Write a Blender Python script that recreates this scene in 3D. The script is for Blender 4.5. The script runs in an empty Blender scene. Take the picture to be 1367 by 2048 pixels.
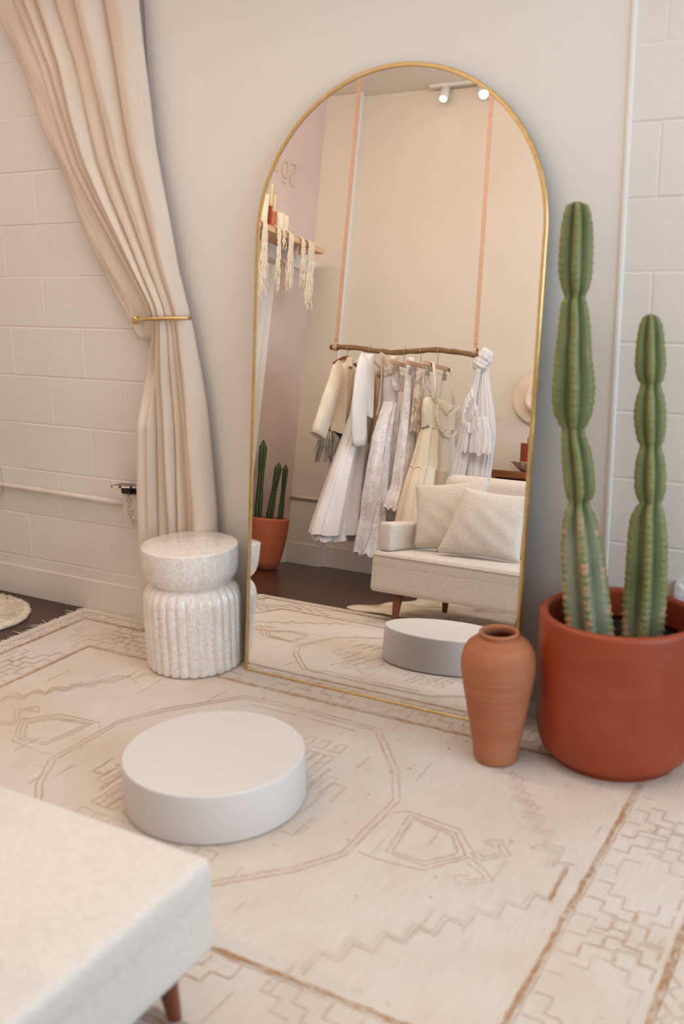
import bpy, bmesh, math, random
from mathutils import Vector, Matrix
from math import sin, cos, pi, radians
random.seed(7)
C = bpy.context.scene.collection
SC = bpy.context.scene

# ------------------------------------------------------------------ camera, light, exposure
cam_d = bpy.data.cameras.new('camera'); cam = bpy.data.objects.new('camera', cam_d); C.objects.link(cam)
YAW, PITCH, ROLL = 0.529, 0.244, -0.014
_f = Vector((-sin(YAW)*cos(PITCH), cos(YAW)*cos(PITCH), -sin(PITCH)))
_r = Vector((cos(YAW), sin(YAW), 0)); _u = _r.cross(_f)
_R = cos(ROLL)*_r + sin(ROLL)*_u; _U = -sin(ROLL)*_r + cos(ROLL)*_u
m = Matrix.Identity(4)
for i in range(3):
    m[i][0] = _R[i]; m[i][1] = _U[i]; m[i][2] = -_f[i]
m.translation = Vector((3.342, -2.981, 1.438))
cam.matrix_world = m
cam_d.sensor_fit = 'VERTICAL'; cam_d.sensor_height = 36.0; cam_d.sensor_width = 24.0
cam_d.lens = 1987.6/2048*36.0
cam_d.clip_start = 0.02; cam_d.clip_end = 60
cam_d.dof.use_dof = True; cam_d.dof.focus_distance = 5.6; cam_d.dof.aperture_fstop = 2.5
SC.camera = cam
SC.view_settings.view_transform = 'Standard'; SC.view_settings.look = 'None'
SC.view_settings.gamma = 1.0; SC.view_settings.use_curve_mapping = False
SC.view_settings.exposure = 0.0
SC.cycles.max_bounces = 10; SC.cycles.diffuse_bounces = 6; SC.cycles.glossy_bounces = 6
SC.cycles.transparent_max_bounces = 16
SC.cycles.use_denoising = True
SC.cycles.sample_clamp_indirect = 6.0
SC.cycles.caustics_reflective = False; SC.cycles.caustics_refractive = False

def area_light(name, loc, target, sx, sy, power, color):
    d = bpy.data.lights.new(name, 'AREA'); d.shape = 'RECTANGLE'; d.size = sx; d.size_y = sy
    d.energy = power; d.color = color
    o = bpy.data.objects.new(name, d); C.objects.link(o); o.location = loc
    o.rotation_euler = (Vector(target)-Vector(loc)).to_track_quat('-Z', 'Y').to_euler()
    return o
# daylight coming in through the big shop window on the +X side
area_light('window_daylight', (6.02, -1.75, 1.62), (0, -1.75, 1.3), 3.0, 2.5, 98, (0.62, 0.81, 1.0))
# row of warm ceiling lamps above the middle of the shop
area_light('ceiling_light_glow', (1.5, -1.45, 3.3), (1.5, -1.45, 0), 3.6, 2.0, 11, (1.0, 0.91, 0.88))
# added warm fill without a fixture, brightening the clothes and the sofa front
area_light('added_warm_fill', (1.35, -0.70, 3.1), (1.3, -3.2, 1.0), 3.2, 0.3, 43, (1.0, 0.85, 0.72))
w = bpy.data.worlds.new('world'); SC.world = w; w.use_nodes = True
w.node_tree.nodes['Background'].inputs[0].default_value = (0.75, 0.85, 1.0, 1)
w.node_tree.nodes['Background'].inputs[1].default_value = 1.0

# ------------------------------------------------------------------ helpers
def lin(r, g, b):
    def f(c):
        c /= 255.0
        return c/12.92 if c <= 0.04045 else ((c+0.055)/1.055)**2.4
    return (f(r), f(g), f(b), 1.0)

class NT:
    def __init__(s, name):
        s.m = bpy.data.materials.new(name); s.m.use_nodes = True
        s.t = s.m.node_tree; s.n = s.t.nodes; s.l = s.t.links
        s.b = s.n['Principled BSDF']; s.out = s.n['Material Output']
        s.tc = s.n.new('ShaderNodeTexCoord')
    def node(s, typ, **kw):
        n = s.n.new(typ)
        for k, v in kw.items():
            if k.startswith('i_'):
                n.inputs[k[2:].replace('_', ' ')].default_value = v
            else:
                setattr(n, k, v)
        return n
    def link(s, a, b): s.l.new(a, b)
    def map(s, scale=(1, 1, 1), coord='Object', loc=(0, 0, 0), rot=(0, 0, 0)):
        mp = s.node('ShaderNodeMapping'); mp.inputs['Scale'].default_value = scale
        mp.inputs['Location'].default_value = loc; mp.inputs['Rotation'].default_value = rot
        s.link(s.tc.outputs[coord], mp.inputs['Vector']); return mp.outputs[0]
    def noise(s, vec, scale, detail=3, rough=0.5):
        n = s.node('ShaderNodeTexNoise'); n.inputs['Scale'].default_value = scale
        n.inputs['Detail'].default_value = detail; n.inputs['Roughness'].default_value = rough
        s.link(vec, n.inputs['Vector']); return n.outputs[0]
    def ramp(s, fac, stops):
        r = s.node('ShaderNodeValToRGB'); e = r.color_ramp.elements
        while len(e) < len(stops): e.new(0.5)
        for i, (p, c) in enumerate(stops):
            e[i].position = p; e[i].color = c
        s.link(fac, r.inputs[0]); return r.outputs[0]
    def mix(s, fac, a, b, mode='MIX'):
        n = s.node('ShaderNodeMix'); n.data_type = 'RGBA'; n.blend_type = mode
        for sock, v in ((n.inputs[0], fac), (n.inputs[6], a), (n.inputs[7], b)):
            if hasattr(v, 'is_linked') or hasattr(v, 'links'): s.link(v, sock)
            else: sock.default_value = v
        return n.outputs[2]
    def math(s, op, a, b=0.0):
        n = s.node('ShaderNodeMath'); n.operation = op
        for i, v in enumerate((a, b)):
            if hasattr(v, 'links'): s.link(v, n.inputs[i])
            else: n.inputs[i].default_value = v
        return n.outputs[0]
    def bump(s, h, strength=0.3, dist=0.002, prev=None):
        n = s.node('ShaderNodeBump'); n.inputs['Strength'].default_value = strength
        n.inputs['Distance'].default_value = dist
        s.link(h, n.inputs['Height'])
        if prev is not None: s.link(prev, n.inputs['Normal'])
        s.link(n.outputs[0], s.b.inputs['Normal']); return n.outputs[0]
    def col(s, v):
        if hasattr(v, 'links'): s.link(v, s.b.inputs['Base Color'])
        else: s.b.inputs['Base Color'].default_value = v
    def set(s, **kw):
        for k, v in kw.items(): s.b.inputs[k.replace('_', ' ')].default_value = v

def paint(name, c1, c2, rough=0.75, nscale=3.0, bscale=90, bstr=0.15, bdist=0.001):
    t = NT(name); v = t.map()
    t.col(t.ramp(t.noise(v, nscale, 4), [(0.3, c1), (0.7, c2)]))
    t.set(Roughness=rough); t.bump(t.noise(v, bscale, 4), bstr, bdist); return t.m

def cloth(name, c1, c2, weave=700, rough=0.9, bstr=0.25, wr=18, wrs=0.25, sheen=0.2, trans=0.0, stretch=(1, 1, 1)):
    t = NT(name); v = t.map(); vs = t.map(stretch)
    t.col(t.ramp(t.noise(vs, 9, 5), [(0.3, c1), (0.7, c2)]))
    t.set(Roughness=rough, Sheen_Weight=sheen)
    b1 = t.bump(t.noise(v, weave, 2), bstr, 0.0008)
    t.bump(t.noise(vs, wr, 4), wrs, 0.006, b1)
    if trans > 0:
        tr = t.node('ShaderNodeBsdfTranslucent'); tr.inputs[0].default_value = c2
        mx = t.node('ShaderNodeMixShader'); mx.inputs[0].default_value = trans
        t.link(t.b.outputs[0], mx.inputs[1]); t.link(tr.outputs[0], mx.inputs[2]); t.link(mx.outputs[0], t.out.inputs[0])
    return t.m

def wood(name, c1, c2, scale=(1, 12, 12), rough=0.45, ns=3.0):
    t = NT(name); v = t.map(scale)
    t.col(t.ramp(t.noise(v, ns, 6, 0.65), [(0.3, c1), (0.7, c2)]))
    t.set(Roughness=rough); t.bump(t.noise(v, 14, 4), 0.12, 0.001); return t.m

def plain(name, c, rough=0.5, metal=0.0):
    t = NT(name); v = t.map()
    cd = (c[0]*0.88, c[1]*0.88, c[2]*0.88, 1)
    t.col(t.ramp(t.noise(v, 25, 3), [(0.3, cd), (0.7, c)]))
    t.set(Roughness=rough, Metallic=metal); return t.m

def link(name, me, mats, parent=None, smooth=False):
    o = bpy.data.objects.new(name, me); C.objects.link(o)
    for mm in (mats if isinstance(mats, (list, tuple)) else [mats]): me.materials.append(mm)
    if smooth:
        for p in me.polygons: p.use_smooth = True
    if parent is not None: o.parent = parent
    return o
def mesh(name, V, F, mats, parent=None, smooth=True, mi=None):
    me = bpy.data.meshes.new(name); me.from_pydata([tuple(v) for v in V], [], F)
    if mi:
        for p, k in zip(me.polygons, mi): p.material_index = k
    me.update()
    return link(name, me, mats, parent, smooth)
def frombm(name, bm, mats, parent=None, smooth=False):
    bmesh.ops.recalc_face_normals(bm, faces=bm.faces)
    me = bpy.data.meshes.new(name); bm.to_mesh(me); bm.free(); return link(name, me, mats, parent, smooth)
def add_box(bm, lo, hi, bev=0.0, seg=2, rot=None, piv=None):
    r = bmesh.ops.create_cube(bm, size=1.0); vs = r['verts']
    lo, hi = Vector(lo), Vector(hi); c = (lo+hi)/2; d = hi-lo
    for v in vs: v.co = Vector((v.co.x*d.x, v.co.y*d.y, v.co.z*d.z))+c
    if bev > 0:
        es = list({e for v in vs for e in v.link_edges})
        rr = bmesh.ops.bevel(bm, geom=es, offset=bev, segments=seg, affect='EDGES', profile=0.5)
        vs = list({v for f in rr['faces'] for v in f.verts} | {v for v in vs if v.is_valid})
    if rot is not None: bmesh.ops.rotate(bm, verts=vs, cent=Vector(piv) if piv else c, matrix=rot)
    return vs
def box(name, lo, hi, mats, parent=None, bev=0.0, seg=2, smooth=False, rot=None, piv=None):
    bm = bmesh.new(); add_box(bm, lo, hi, bev, seg, rot, piv); return frombm(name, bm, mats, parent, smooth)
def rings(name, R, mats, parent=None, closed=True, cap0=True, cap1=True, smooth=True):
    V = [p for r in R for p in r]; n = len(R[0]); F = []
    for i in range(len(R)-1):
        for j in range(n if closed else n-1):
            k = (j+1) % n
            F.append((i*n+j, i*n+k, (i+1)*n+k, (i+1)*n+j))
    if closed and cap0: F.append(tuple(range(n-1, -1, -1)))
    if closed and cap1: F.append(tuple((len(R)-1)*n+j for j in range(n)))
    return mesh(name, V, F, mats, parent, smooth)
def lathe(name, prof, mats, parent=None, seg=64, mod=None, cap0=True, cap1=True, smooth=True, c=(0, 0, 0)):
    R = []
    for r, z in prof:
        R.append([(c[0]+(r*(mod(a, r, z) if mod else 1))*cos(a), c[1]+(r*(mod(a, r, z) if mod else 1))*sin(a), c[2]+z) for a in [2*pi*j/seg for j in range(seg)]])
    return rings(name, R, mats, parent, True, cap0, cap1, smooth)
def tube_data(P, r, seg=10):
    P = [Vector(p) for p in P]; n = len(P); V = []; F = []
    t0 = (P[1]-P[0]).normalized(); a = Vector((0, 0, 1)) if abs(t0.z) < 0.9 else Vector((1, 0, 0))
    nrm = t0.cross(a).normalized()
    for i, p in enumerate(P):
        t = (P[min(i+1, n-1)]-P[max(i-1, 0)]).normalized()
        nrm = (nrm-t*nrm.dot(t)).normalized(); b = t.cross(nrm)
        rr = r[i] if isinstance(r, (list, tuple)) else r
        for j in range(seg):
            q = 2*pi*j/seg; V.append(p+rr*(cos(q)*nrm+sin(q)*b))
    for i in range(n-1):
        for j in range(seg):
            k = (j+1) % seg; F.append((i*seg+j, i*seg+k, (i+1)*seg+k, (i+1)*seg+j))
    F.append(tuple(range(seg-1, -1, -1))); F.append(tuple((n-1)*seg+j for j in range(seg)))
    return V, F
def tube(name, P, r, mats, parent=None, seg=10):
    V, F = tube_data(P, r, seg); return mesh(name, V, F, mats, parent, True)
def tubes(name, L, mats, parent=None, seg=6):
    V = []; F = []
    for P, r in L:
        v, f = tube_data(P, r, seg); o = len(V); V += v; F += [tuple(i+o for i in q) for q in f]
    return mesh(name, V, F, mats, parent, True)
def thing(name, loc, label, cat, group=None, rz=0.0):
    o = bpy.data.objects.new(name, None); C.objects.link(o); o.empty_display_size = 0.05
    o.location = loc; o.rotation_euler = (0, 0, rz); return tag(o, label, cat, group)
def tag(o, label, cat, group=None, kind=None):
    o['label'] = label; o['category'] = cat
    if group: o['group'] = group
    if kind: o['kind'] = kind
    return o
def adopt(o, parent):            # parent an object built in world coordinates, keeping its place
    o.parent = parent; o.matrix_parent_inverse = Matrix.Translation(-Vector(parent.location)) ; return o
def struct(o): o['kind'] = 'structure'; return o
def interp(T, x):                # T: sorted list of (x, y)
    if x <= T[0][0]: return T[0][1] + (x-T[0][0])*(T[1][1]-T[0][1])/(T[1][0]-T[0][0]) * 0
    for (a, b), (c, d) in zip(T, T[1:]):
        if x <= c: return b+(d-b)*(x-a)/(c-a)
    return T[-1][1]
def hnoise(x, y=0.0, z=0.0):
    return sin(x*1.7+y*2.3+1.3*z+0.7)*0.5+sin(x*3.1-y*1.9+z*2.1+2.1)*0.3+sin(x*6.7+y*4.3-z*3.7+4.2)*0.2

# ------------------------------------------------------------------ materials
M = {}
M['block'] = paint('painted_block', lin(226, 219, 210), lin(231, 225, 217), 0.7, 2.0, 55, 0.45, 0.0025)
M['plaster'] = paint('smooth_plaster', lin(229, 223, 215), lin(233, 227, 220), 0.8, 1.5, 30, 0.1, 0.001)
M['backwall'] = paint('back_wall_paint', lin(226, 215, 200), lin(231, 221, 207), 0.75, 2.0, 25, 0.35, 0.003)
M['whitetrim'] = paint('white_trim', lin(232, 226, 218), lin(238, 232, 225), 0.6, 4, 60, 0.1)
M['ceil'] = paint('ceiling_paint', lin(228, 220, 208), lin(233, 226, 215), 0.85, 1, 20, 0.2, 0.002)
t = NT('linen_wall'); v = t.map((1, 1, 1)); v2 = t.map((1, 90, 8)); v3 = t.map((1, 8, 90))
nn = t.math('ADD', t.noise(v2, 5, 3), t.noise(v3, 5, 3))
t.col(t.mix(0.4, t.ramp(nn, [(0.35, lin(203, 180, 168)), (0.65, lin(222, 203, 193))]), t.ramp(t.noise(v, 3, 5), [(0.3, lin(206, 184, 172)), (0.7, lin(222, 204, 194))])))
t.set(Roughness=0.9); t.bump(nn, 0.3, 0.002); M['linenwall'] = t.m

t = NT('dark_wood_floor'); v = t.map()
bk = t.node('ShaderNodeTexBrick'); t.link(v, bk.inputs['Vector'])
bk.offset = 0.37; bk.inputs['Scale'].default_value = 1.0; bk.inputs['Brick Width'].default_value = 1.2
bk.inputs['Row Height'].default_value = 0.125; bk.inputs['Mortar Size'].default_value = 0.0015
bk.inputs['Color1'].default_value = (0.25, 0.25, 0.25, 1); bk.inputs['Color2'].default_value = (0.8, 0.8, 0.8, 1); bk.inputs['Mortar'].default_value = (0, 0, 0, 1)
gr = t.noise(t.map((1.5, 22, 1)), 3, 7, 0.7)
base = t.ramp(gr, [(0.25, lin(46, 26, 18)), (0.5, lin(78, 47, 32)), (0.8, lin(112, 72, 48))])
t.col(t.mix(0.5, base, t.mix(1.0, base, bk.outputs[0], 'MULTIPLY')))
t.set(Roughness=0.33); t.bump(bk.outputs[1], -0.3, 0.001, t.bump(gr, 0.1, 0.001)); M['floor'] = t.m

t = NT('brushed_brass'); v = t.map((1, 1, 1))
t.col(t.ramp(t.noise(v, 40, 3), [(0.3, lin(206, 174, 118)), (0.7, lin(222, 192, 138))])); t.set(Metallic=1.0, Roughness=0.38); M['brass'] = t.m
t = NT('mirror_glass'); t.col((0.965, 0.96, 0.945, 1)); t.set(Metallic=1.0, Roughness=0.0); M['glass'] = t.m
M['backboard'] = plain('mirror_backing', lin(60, 52, 45), 0.8)
M['curtain'] = cloth('curtain_linen', lin(226, 209, 192), lin(234, 219, 204), 500, 0.92, 0.3, 7, 0.55, 0.15, 0.12, (1, 1, 0.28))
M['white_matte'] = paint('matte_white_lacquer', lin(216, 211, 208), lin(220, 215, 212), 0.6, 2, 220, 0.12, 0.0006)

t = NT('mother_of_pearl_mosaic'); v = t.map((1, 1, 0.6))
vo = t.node('ShaderNodeTexVoronoi'); vo.inputs['Scale'].default_value = 190; t.link(v, vo.inputs['Vector'])
t.col(t.mix(0.35, t.ramp(vo.outputs['Color'], [(0.15, lin(224, 210, 196)), (0.5, lin(236, 228, 220)), (0.85, lin(246, 244, 243))]), t.ramp(t.noise(t.map((1, 1, 0.3)), 40, 3), [(0.35, lin(228, 212, 196)), (0.65, lin(244, 241, 238))])))
t.set(Roughness=0.24, Coat_Weight=0.4, Coat_Roughness=0.12); t.bump(vo.outputs['Distance'], 0.05, 0.001); M['pearl'] = t.m

def terracotta(name, c1, c2, c3, rough=0.7, band=14):
    t = NT(name); a = t.noise(t.map((0.6, 0.6, band)), 3, 5, 0.6); b = t.noise(t.map(), 7, 5, 0.6)
    t.col(t.mix(0.45, t.ramp(a, [(0.3, c1), (0.55, c2), (0.75, c3)]), t.ramp(b, [(0.3, c1), (0.5, c2), (0.75, c3)])))
    t.set(Roughness=rough); t.bump(a, 0.18, 0.002, t.bump(t.noise(t.map(), 180, 3), 0.12, 0.0006)); return t.m
M['terra_vase'] = terracotta('unglazed_clay', lin(158, 92, 56), lin(172, 108, 72), lin(188, 130, 96), 0.75, 22)
M['terra_pot'] = terracotta('red_terracotta', lin(140, 54, 22), lin(152, 62, 28), lin(166, 76, 40), 0.5, 4)
M['terra_tall'] = terracotta('orange_terracotta', lin(186, 98, 62), lin(200, 112, 76), lin(212, 128, 92), 0.7, 6)
M['soil'] = plain('dark_soil', lin(38, 26, 20), 1.0)

def cactus_mat(name, g1, g2, edge, scar):
    t = NT(name); at = t.node('ShaderNodeAttribute', attribute_name='rib'); ag = t.node('ShaderNodeAttribute', attribute_name='age')
    n1 = t.noise(t.map((1, 1, 0.5)), 14, 5); n2 = t.noise(t.map((1, 1, 0.7)), 38, 4)
    body = t.ramp(n1, [(0.3, g1), (0.7, g2)])
    old = t.ramp(n1, [(0.3, lin(118, 122, 94)), (0.7, lin(146, 150, 124))])
    body = t.mix(ag.outputs['Fac'], body, old)
    body = t.mix(t.ramp(at.outputs['Fac'], [(0.86, (0, 0, 0, 1)), (0.97, (0.7, 0.7, 0.7, 1))]), body, edge)
    sc = t.math('MULTIPLY', t.ramp(n2, [(0.50, (0, 0, 0, 1)), (0.62, (1, 1, 1, 1))]), t.ramp(at.outputs['Fac'], [(0.75, (0, 0, 0, 1)), (0.9, (1, 1, 1, 1))]))
    sc = t.math('MULTIPLY', sc, t.math('ADD', ag.outputs['Fac'], 0.12))
    t.col(t.mix(sc, body, scar)); t.set(Roughness=0.55, Subsurface_Weight=0.0)
    t.bump(t.noise(t.map(), 60, 4), 0.2, 0.0015); return t.m
M['cactus'] = cactus_mat('cactus_skin', lin(88, 98, 56), lin(116, 124, 80), lin(134, 138, 76), lin(190, 146, 116))
M['cactus_dark'] = cactus_mat('cactus_skin_dark', lin(40, 58, 26), lin(62, 84, 44), lin(96, 100, 60), lin(120, 100, 70))

t = NT('boucle'); v = t.map()
vo = t.node('ShaderNodeTexVoronoi'); vo.inputs['Scale'].default_value = 190; t.link(v, vo.inputs['Vector'])
t.col(t.mix(0.5, t.ramp(t.noise(v, 60, 4), [(0.3, lin(216, 205, 194)), (0.7, lin(230, 221, 211))]), t.ramp(vo.outputs['Distance'], [(0.0, lin(234, 228, 221)), (0.7, lin(204, 194, 183))])))
t.set(Roughness=0.95, Sheen_Weight=0.25); t.bump(vo.outputs['Distance'], -0.6, 0.003, t.bump(t.noise(v, 90, 3), 0.4, 0.003)); M['boucle'] = t.m
M['walnut'] = wood('walnut_leg', lin(98, 48, 24), lin(140, 76, 40), (12, 12, 1.2), 0.35)
M['walnut_x'] = wood('walnut_board', lin(112, 62, 32), lin(158, 96, 54), (1.2, 12, 12), 0.4)
M['shelfwood'] = wood('pine_shelf', lin(214, 172, 128), lin(232, 196, 154), (12, 1.2, 12), 0.6)
M['pole'] = wood('branch_wood', lin(110, 82, 50), lin(152, 118, 78), (1.5, 14, 14), 0.75)
M['hangerwood'] = wood('light_hanger_wood', lin(196, 156, 128), lin(212, 174, 148), (12, 1.5, 12), 0.5)
M['hangerdark'] = wood('mahogany_hanger', lin(96, 40, 22), lin(126, 58, 32), (8, 2, 8), 0.4)
M['leather'] = plain('tan_leather', lin(212, 172, 144), 0.6)
M['steel'] = plain('steel', lin(190, 188, 184), 0.3, 1.0)
M['white_plastic'] = plain('white_plastic', lin(226, 216, 202), 0.45)
M['dark_hole'] = plain('dark_slot', lin(60, 40, 30), 0.8)
M['whitemetal'] = plain('white_metal', lin(232, 228, 222), 0.4)

# ------------------------------------------------------------------ room shell
XL, XR, YB, ZC = -0.52, 6.0, -3.43, 3.33
struct(box('floor', (XL-0.1, YB-0.1, -0.08), (XR+0.1, 0.1, 0), M['floor']))
struct(box('ceiling', (XL-0.1, YB-0.1, ZC), (XR+0.1, 0.1, ZC+0.08), M['ceil']))
S = 0.2032; PX0, PX1 = 0.822, 2.546
def block_wall(name, x0, x1):
    V = []; F = []
    def quad(a, b, c, d):
        o = len(V); V.extend([a, b, c, d]); F.append((o, o+1, o+2, o+3))
    g, dp, bv = 0.0022, 0.0016, 0.0030      # half joint, recess, bevel
    quad((x0, dp, 0), (x1, dp, 0), (x1, dp, ZC), (x0, dp, ZC))
    k = 0
    while -0.0164+S*k < ZC:
        za = max(0.0, -0.0164+S*k); zb = min(ZC, -0.0164+S*(k+1))
        off = 0.0 if (k % 2 == 1) else S
        n0 = int((x0-off)/(2*S))-2
        for n in range(n0, n0+30):
            a = off+2*S*n; b = a+2*S
            a2, b2 = max(a, x0), min(b, x1)
            if b2-a2 < 0.02: continue
            ga = g if a2 > x0 else 0; gb = g if b2 < x1 else 0
            A, B, Z0, Z1 = a2+ga, b2-gb, za+g, zb-g
            # slight hand-laid unevenness
            dy = 0.0012*hnoise(n*3.1+k*1.7, k*2.3)
            o = len(V)
            V.extend([(A, dp, Z0), (B, dp, Z0), (B, dp, Z1), (A, dp, Z1),
                      (A+bv, dy, Z0+bv), (B-bv, dy, Z0+bv), (B-bv, dy, Z1-bv), (A+bv, dy, Z1-bv)])
            F.extend([(o+4, o+5, o+6, o+7), (o, o+1, o+5, o+4), (o+1, o+2, o+6, o+5), (o+2, o+3, o+7, o+6), (o+3, o, o+4, o+7)])
        k += 1
    quad((x0, 0.1, 0), (x0, 0.1, ZC), (x1, 0.1, ZC), (x1, 0.1, 0))
    return struct(mesh(name, V, F, M['block'], None, False))
block_wall('wall_front', XL-0.1, PX0+0.03)
block_wall('wall_front_right', PX1-0.03, XR+0.1)
struct(box('wall_front_panel', (PX0, -0.005, 0), (PX1, 0.1, ZC), M['plaster']))
struct(box('trim_1', (PX1-0.001, -0.012, 0), (PX1+0.012, 0.004, ZC), M['whitetrim'], bev=0.003))
struct(box('baseboard_front', (XL, -0.006, 0), (PX0-0.002, 0.002, 0.137), M['block'], bev=0.002))
struct(box('wall_left', (XL-0.1, YB-0.1, 0), (XL, 0.0, ZC), M['linenwall']))
struct(box('wall_back', (XL-0.1, YB-0.1, 0), (XR+0.1, YB, ZC), M['backwall']))
struct(box('column', (XL-0.02, YB-0.02, 0), (-0.245, YB+0.075, ZC), M['backwall'], bev=0.004))
struct(box('baseboard_back', (-0.245, YB-0.01, 0), (XR, YB+0.014, 0.15), M['backwall'], bev=0.003))
struct(box('baseboard_column', (XL, YB, 0), (-0.235, YB+0.089, 0.15), M['backwall'], bev=0.003))
struct(box('baseboard_left', (XL-0.01, YB, 0), (XL+0.014, -0.006, 0.15), M['backwall'], bev=0.003))
struct(box('column_lit_edge', (-0.243, YB+0.06, 0.15), (-0.233, YB+0.085, ZC), M['whitetrim'], bev=0.002))  # pale strip standing in for light caught on the column's side
# right wall with the shop window
WY0, WY1, WZ0, WZ1 = -3.3, -0.2, 0.35, 2.9
bm = bmesh.new()
add_box(bm, (XR, YB-0.1, 0), (XR+0.1, 0.1, WZ0)); add_box(bm, (XR, YB-0.1, WZ1), (XR+0.1, 0.1, ZC))
add_box(bm, (XR, YB-0.1, WZ0), (XR+0.1, WY0, WZ1)); add_box(bm, (XR, WY1, WZ0), (XR+0.1, 0.1, WZ1))
struct(frombm('wall_right', bm, M['plaster']))
bm = bmesh.new()
for y in (WY0, -1.77, WY1-0.05): add_box(bm, (XR+0.045, y, WZ0), (XR+0.09, y+0.05, WZ1), 0.004)
for z in (WZ0, WZ1-0.05): add_box(bm, (XR+0.045, WY0, z), (XR+0.09, WY1, z+0.05), 0.004)
struct(frombm('window_1', bm, M['whitetrim']))

# ------------------------------------------------------------------ arched floor mirror
TH = radians(6.1); MX, MR, MH, MD = 1.836, 0.5165, 2.052, 0.02
mir = thing('floor_mirror', (MX, -0.246, 0.0008), 'tall arched floor mirror in a thin brass frame leaning on the plaster wall', 'mirror')
mir.rotation_euler = (-TH, 0, 0)
def arch(r, zb, n=56):
    zc = MH-MR; P = [(-r, zb)]
    for i in range(n+1):
        a = pi-pi*i/n; P.append((r*cos(a), zc+r*sin(a)))
    P.append((r, zb)); return P
Rr = []
lip = 0.013
prof = [(MR-lip, 0.004), (MR-lip, 0.0008), (MR-lip+0.0016, 0.0), (MR-0.003, 0.0), (MR, 0.003), (MR, MD), (MR-lip, MD)]
inn = [arch(r, MR-r) for r, y in prof]
n = len(inn[0]); V = []; F = []
for (r, y), P in zip(prof, inn):
    V += [(p[0], y, p[1]) for p in P]
K = len(prof)
for a in range(K):
    b = (a+1) % K
    for j in range(n):
        k = (j+1) % n; F.append((a*n+j, b*n+j, b*n+k, a*n+k))
mesh('frame', V, F, M['brass'], mir, False)
P = arch(MR-lip-0.0002, lip)
mesh('glass', [(x, 0.004, z) for x, z in P]+[(x, 0.007, z) for x, z in P], [tuple(range(n)), tuple(range(2*n-1, n-1, -1))]+[(j, n+j, n+(j+1) % n, (j+1) % n) for j in range(n)], M['glass'], mir, False)
mesh('backing_board', [(x, 0.0075, z) for x, z in P]+[(x, MD-0.003, z) for x, z in P], [tuple(range(n)), tuple(range(2*n-1, n-1, -1))]+[(j, n+j, n+(j+1) % n, (j+1) % n) for j in range(n)], M['backboard'], mir, False)

# ------------------------------------------------------------------ rug with woven pattern
RX0, RX1, RY0, RY1, RT = 0.305, 3.14, -1.84, -0.012, 0.007
RCX, RCY = 1.715, -0.932
t = NT('rug_wool'); v = t.map(); vr = t.map((55, 2.5, 1))
c = t.mix(0.5, t.ramp(t.noise(v, 5, 5), [(0.3, lin(212, 200, 188)), (0.7, lin(226, 217, 208))]), t.ramp(t.noise(vr, 4, 4), [(0.3, lin(208, 194, 181)), (0.7, lin(228, 219, 210))]))
sp = t.ramp(t.noise(v, 26, 2), [(0.71, (0, 0, 0, 1)), (0.76, (1, 1, 1, 1))])
c = t.mix(t.math('MULTIPLY', sp, 0.6), c, lin(176, 122, 84))
c = t.mix(t.math('MULTIPLY', t.ramp(t.noise(t.map((1, 1, 1), loc=(3, 1, 0)), 2.2, 3), [(0.45, (0, 0, 0, 1)), (0.75, (1, 1, 1, 1))]), 0.5), c, lin(208, 182, 152))
t.col(c); t.set(Roughness=0.97, Sheen_Weight=0.1); t.bump(t.noise(vr, 10, 3), 0.6, 0.003, t.bump(t.noise(v, 300, 2), 0.5, 0.002)); M['rug'] = t.m
def rugline(name, col, lo, hi):
    t = NT(name); v = t.map(); n = t.noise(v, 55, 4, 0.7); n2 = t.noise(v, 4, 3)
    f = t.ramp(t.math('ADD', t.math('MULTIPLY', n, 0.75), t.math('MULTIPLY', n2, 0.5)), [(lo, (0, 0, 0, 1)), (hi, (1, 1, 1, 1))])
    t.col(t.mix(f, lin(218, 208, 198), col)); t.set(Roughness=0.97); t.bump(n, 0.5, 0.002); return t.m
M['rl'] = rugline('rug_thin_line', lin(186, 146, 112), 0.42, 0.85)
M['rb'] = rugline('rug_border_line', lin(172, 132, 96), 0.36, 0.7)
M['rf'] = rugline('rug_faint_line', lin(196, 162, 130), 0.5, 0.95)
V = []; F = []; MI = []
def q4(a, b, c_, d, mi):
    o = len(V); V.extend([a, b, c_, d]); F.append((o, o+1, o+2, o+3)); MI.append(mi)
NX, NY = 90, 60
def rz(x, y):
    return RT + 0.0012*hnoise(x*5, y*6)
for i in range(NX+1):
    for j in range(NY+1):
        x = RX0+(RX1-RX0)*i/NX; y = RY0+(RY1-RY0)*j/NY
        V.append((x, y, RT+0.0006*hnoise(x*5, y*6)))
for i in range(NX):
    for j in range(NY):
        a = i*(NY+1)+j; F.append((a, a+NY+1, a+NY+2, a+1)); MI.append(0)
q4((RX0, RY0, 0.001), (RX0, RY1, 0.001), (RX0, RY1, RT), (RX0, RY0, RT), 0)
q4((RX1, RY1, 0.001), (RX1, RY0, 0.001), (RX1, RY0, RT), (RX1, RY1, RT), 0)
q4((RX1, RY0, 0.001), (RX0, RY0, 0.001), (RX0, RY0, RT), (RX1, RY0, RT), 0)
q4((RX0, RY1, 0.001), (RX1, RY1, 0.001), (RX1, RY1, RT), (RX0, RY1, RT), 0)
ZL = [RT+0.0009]
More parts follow.
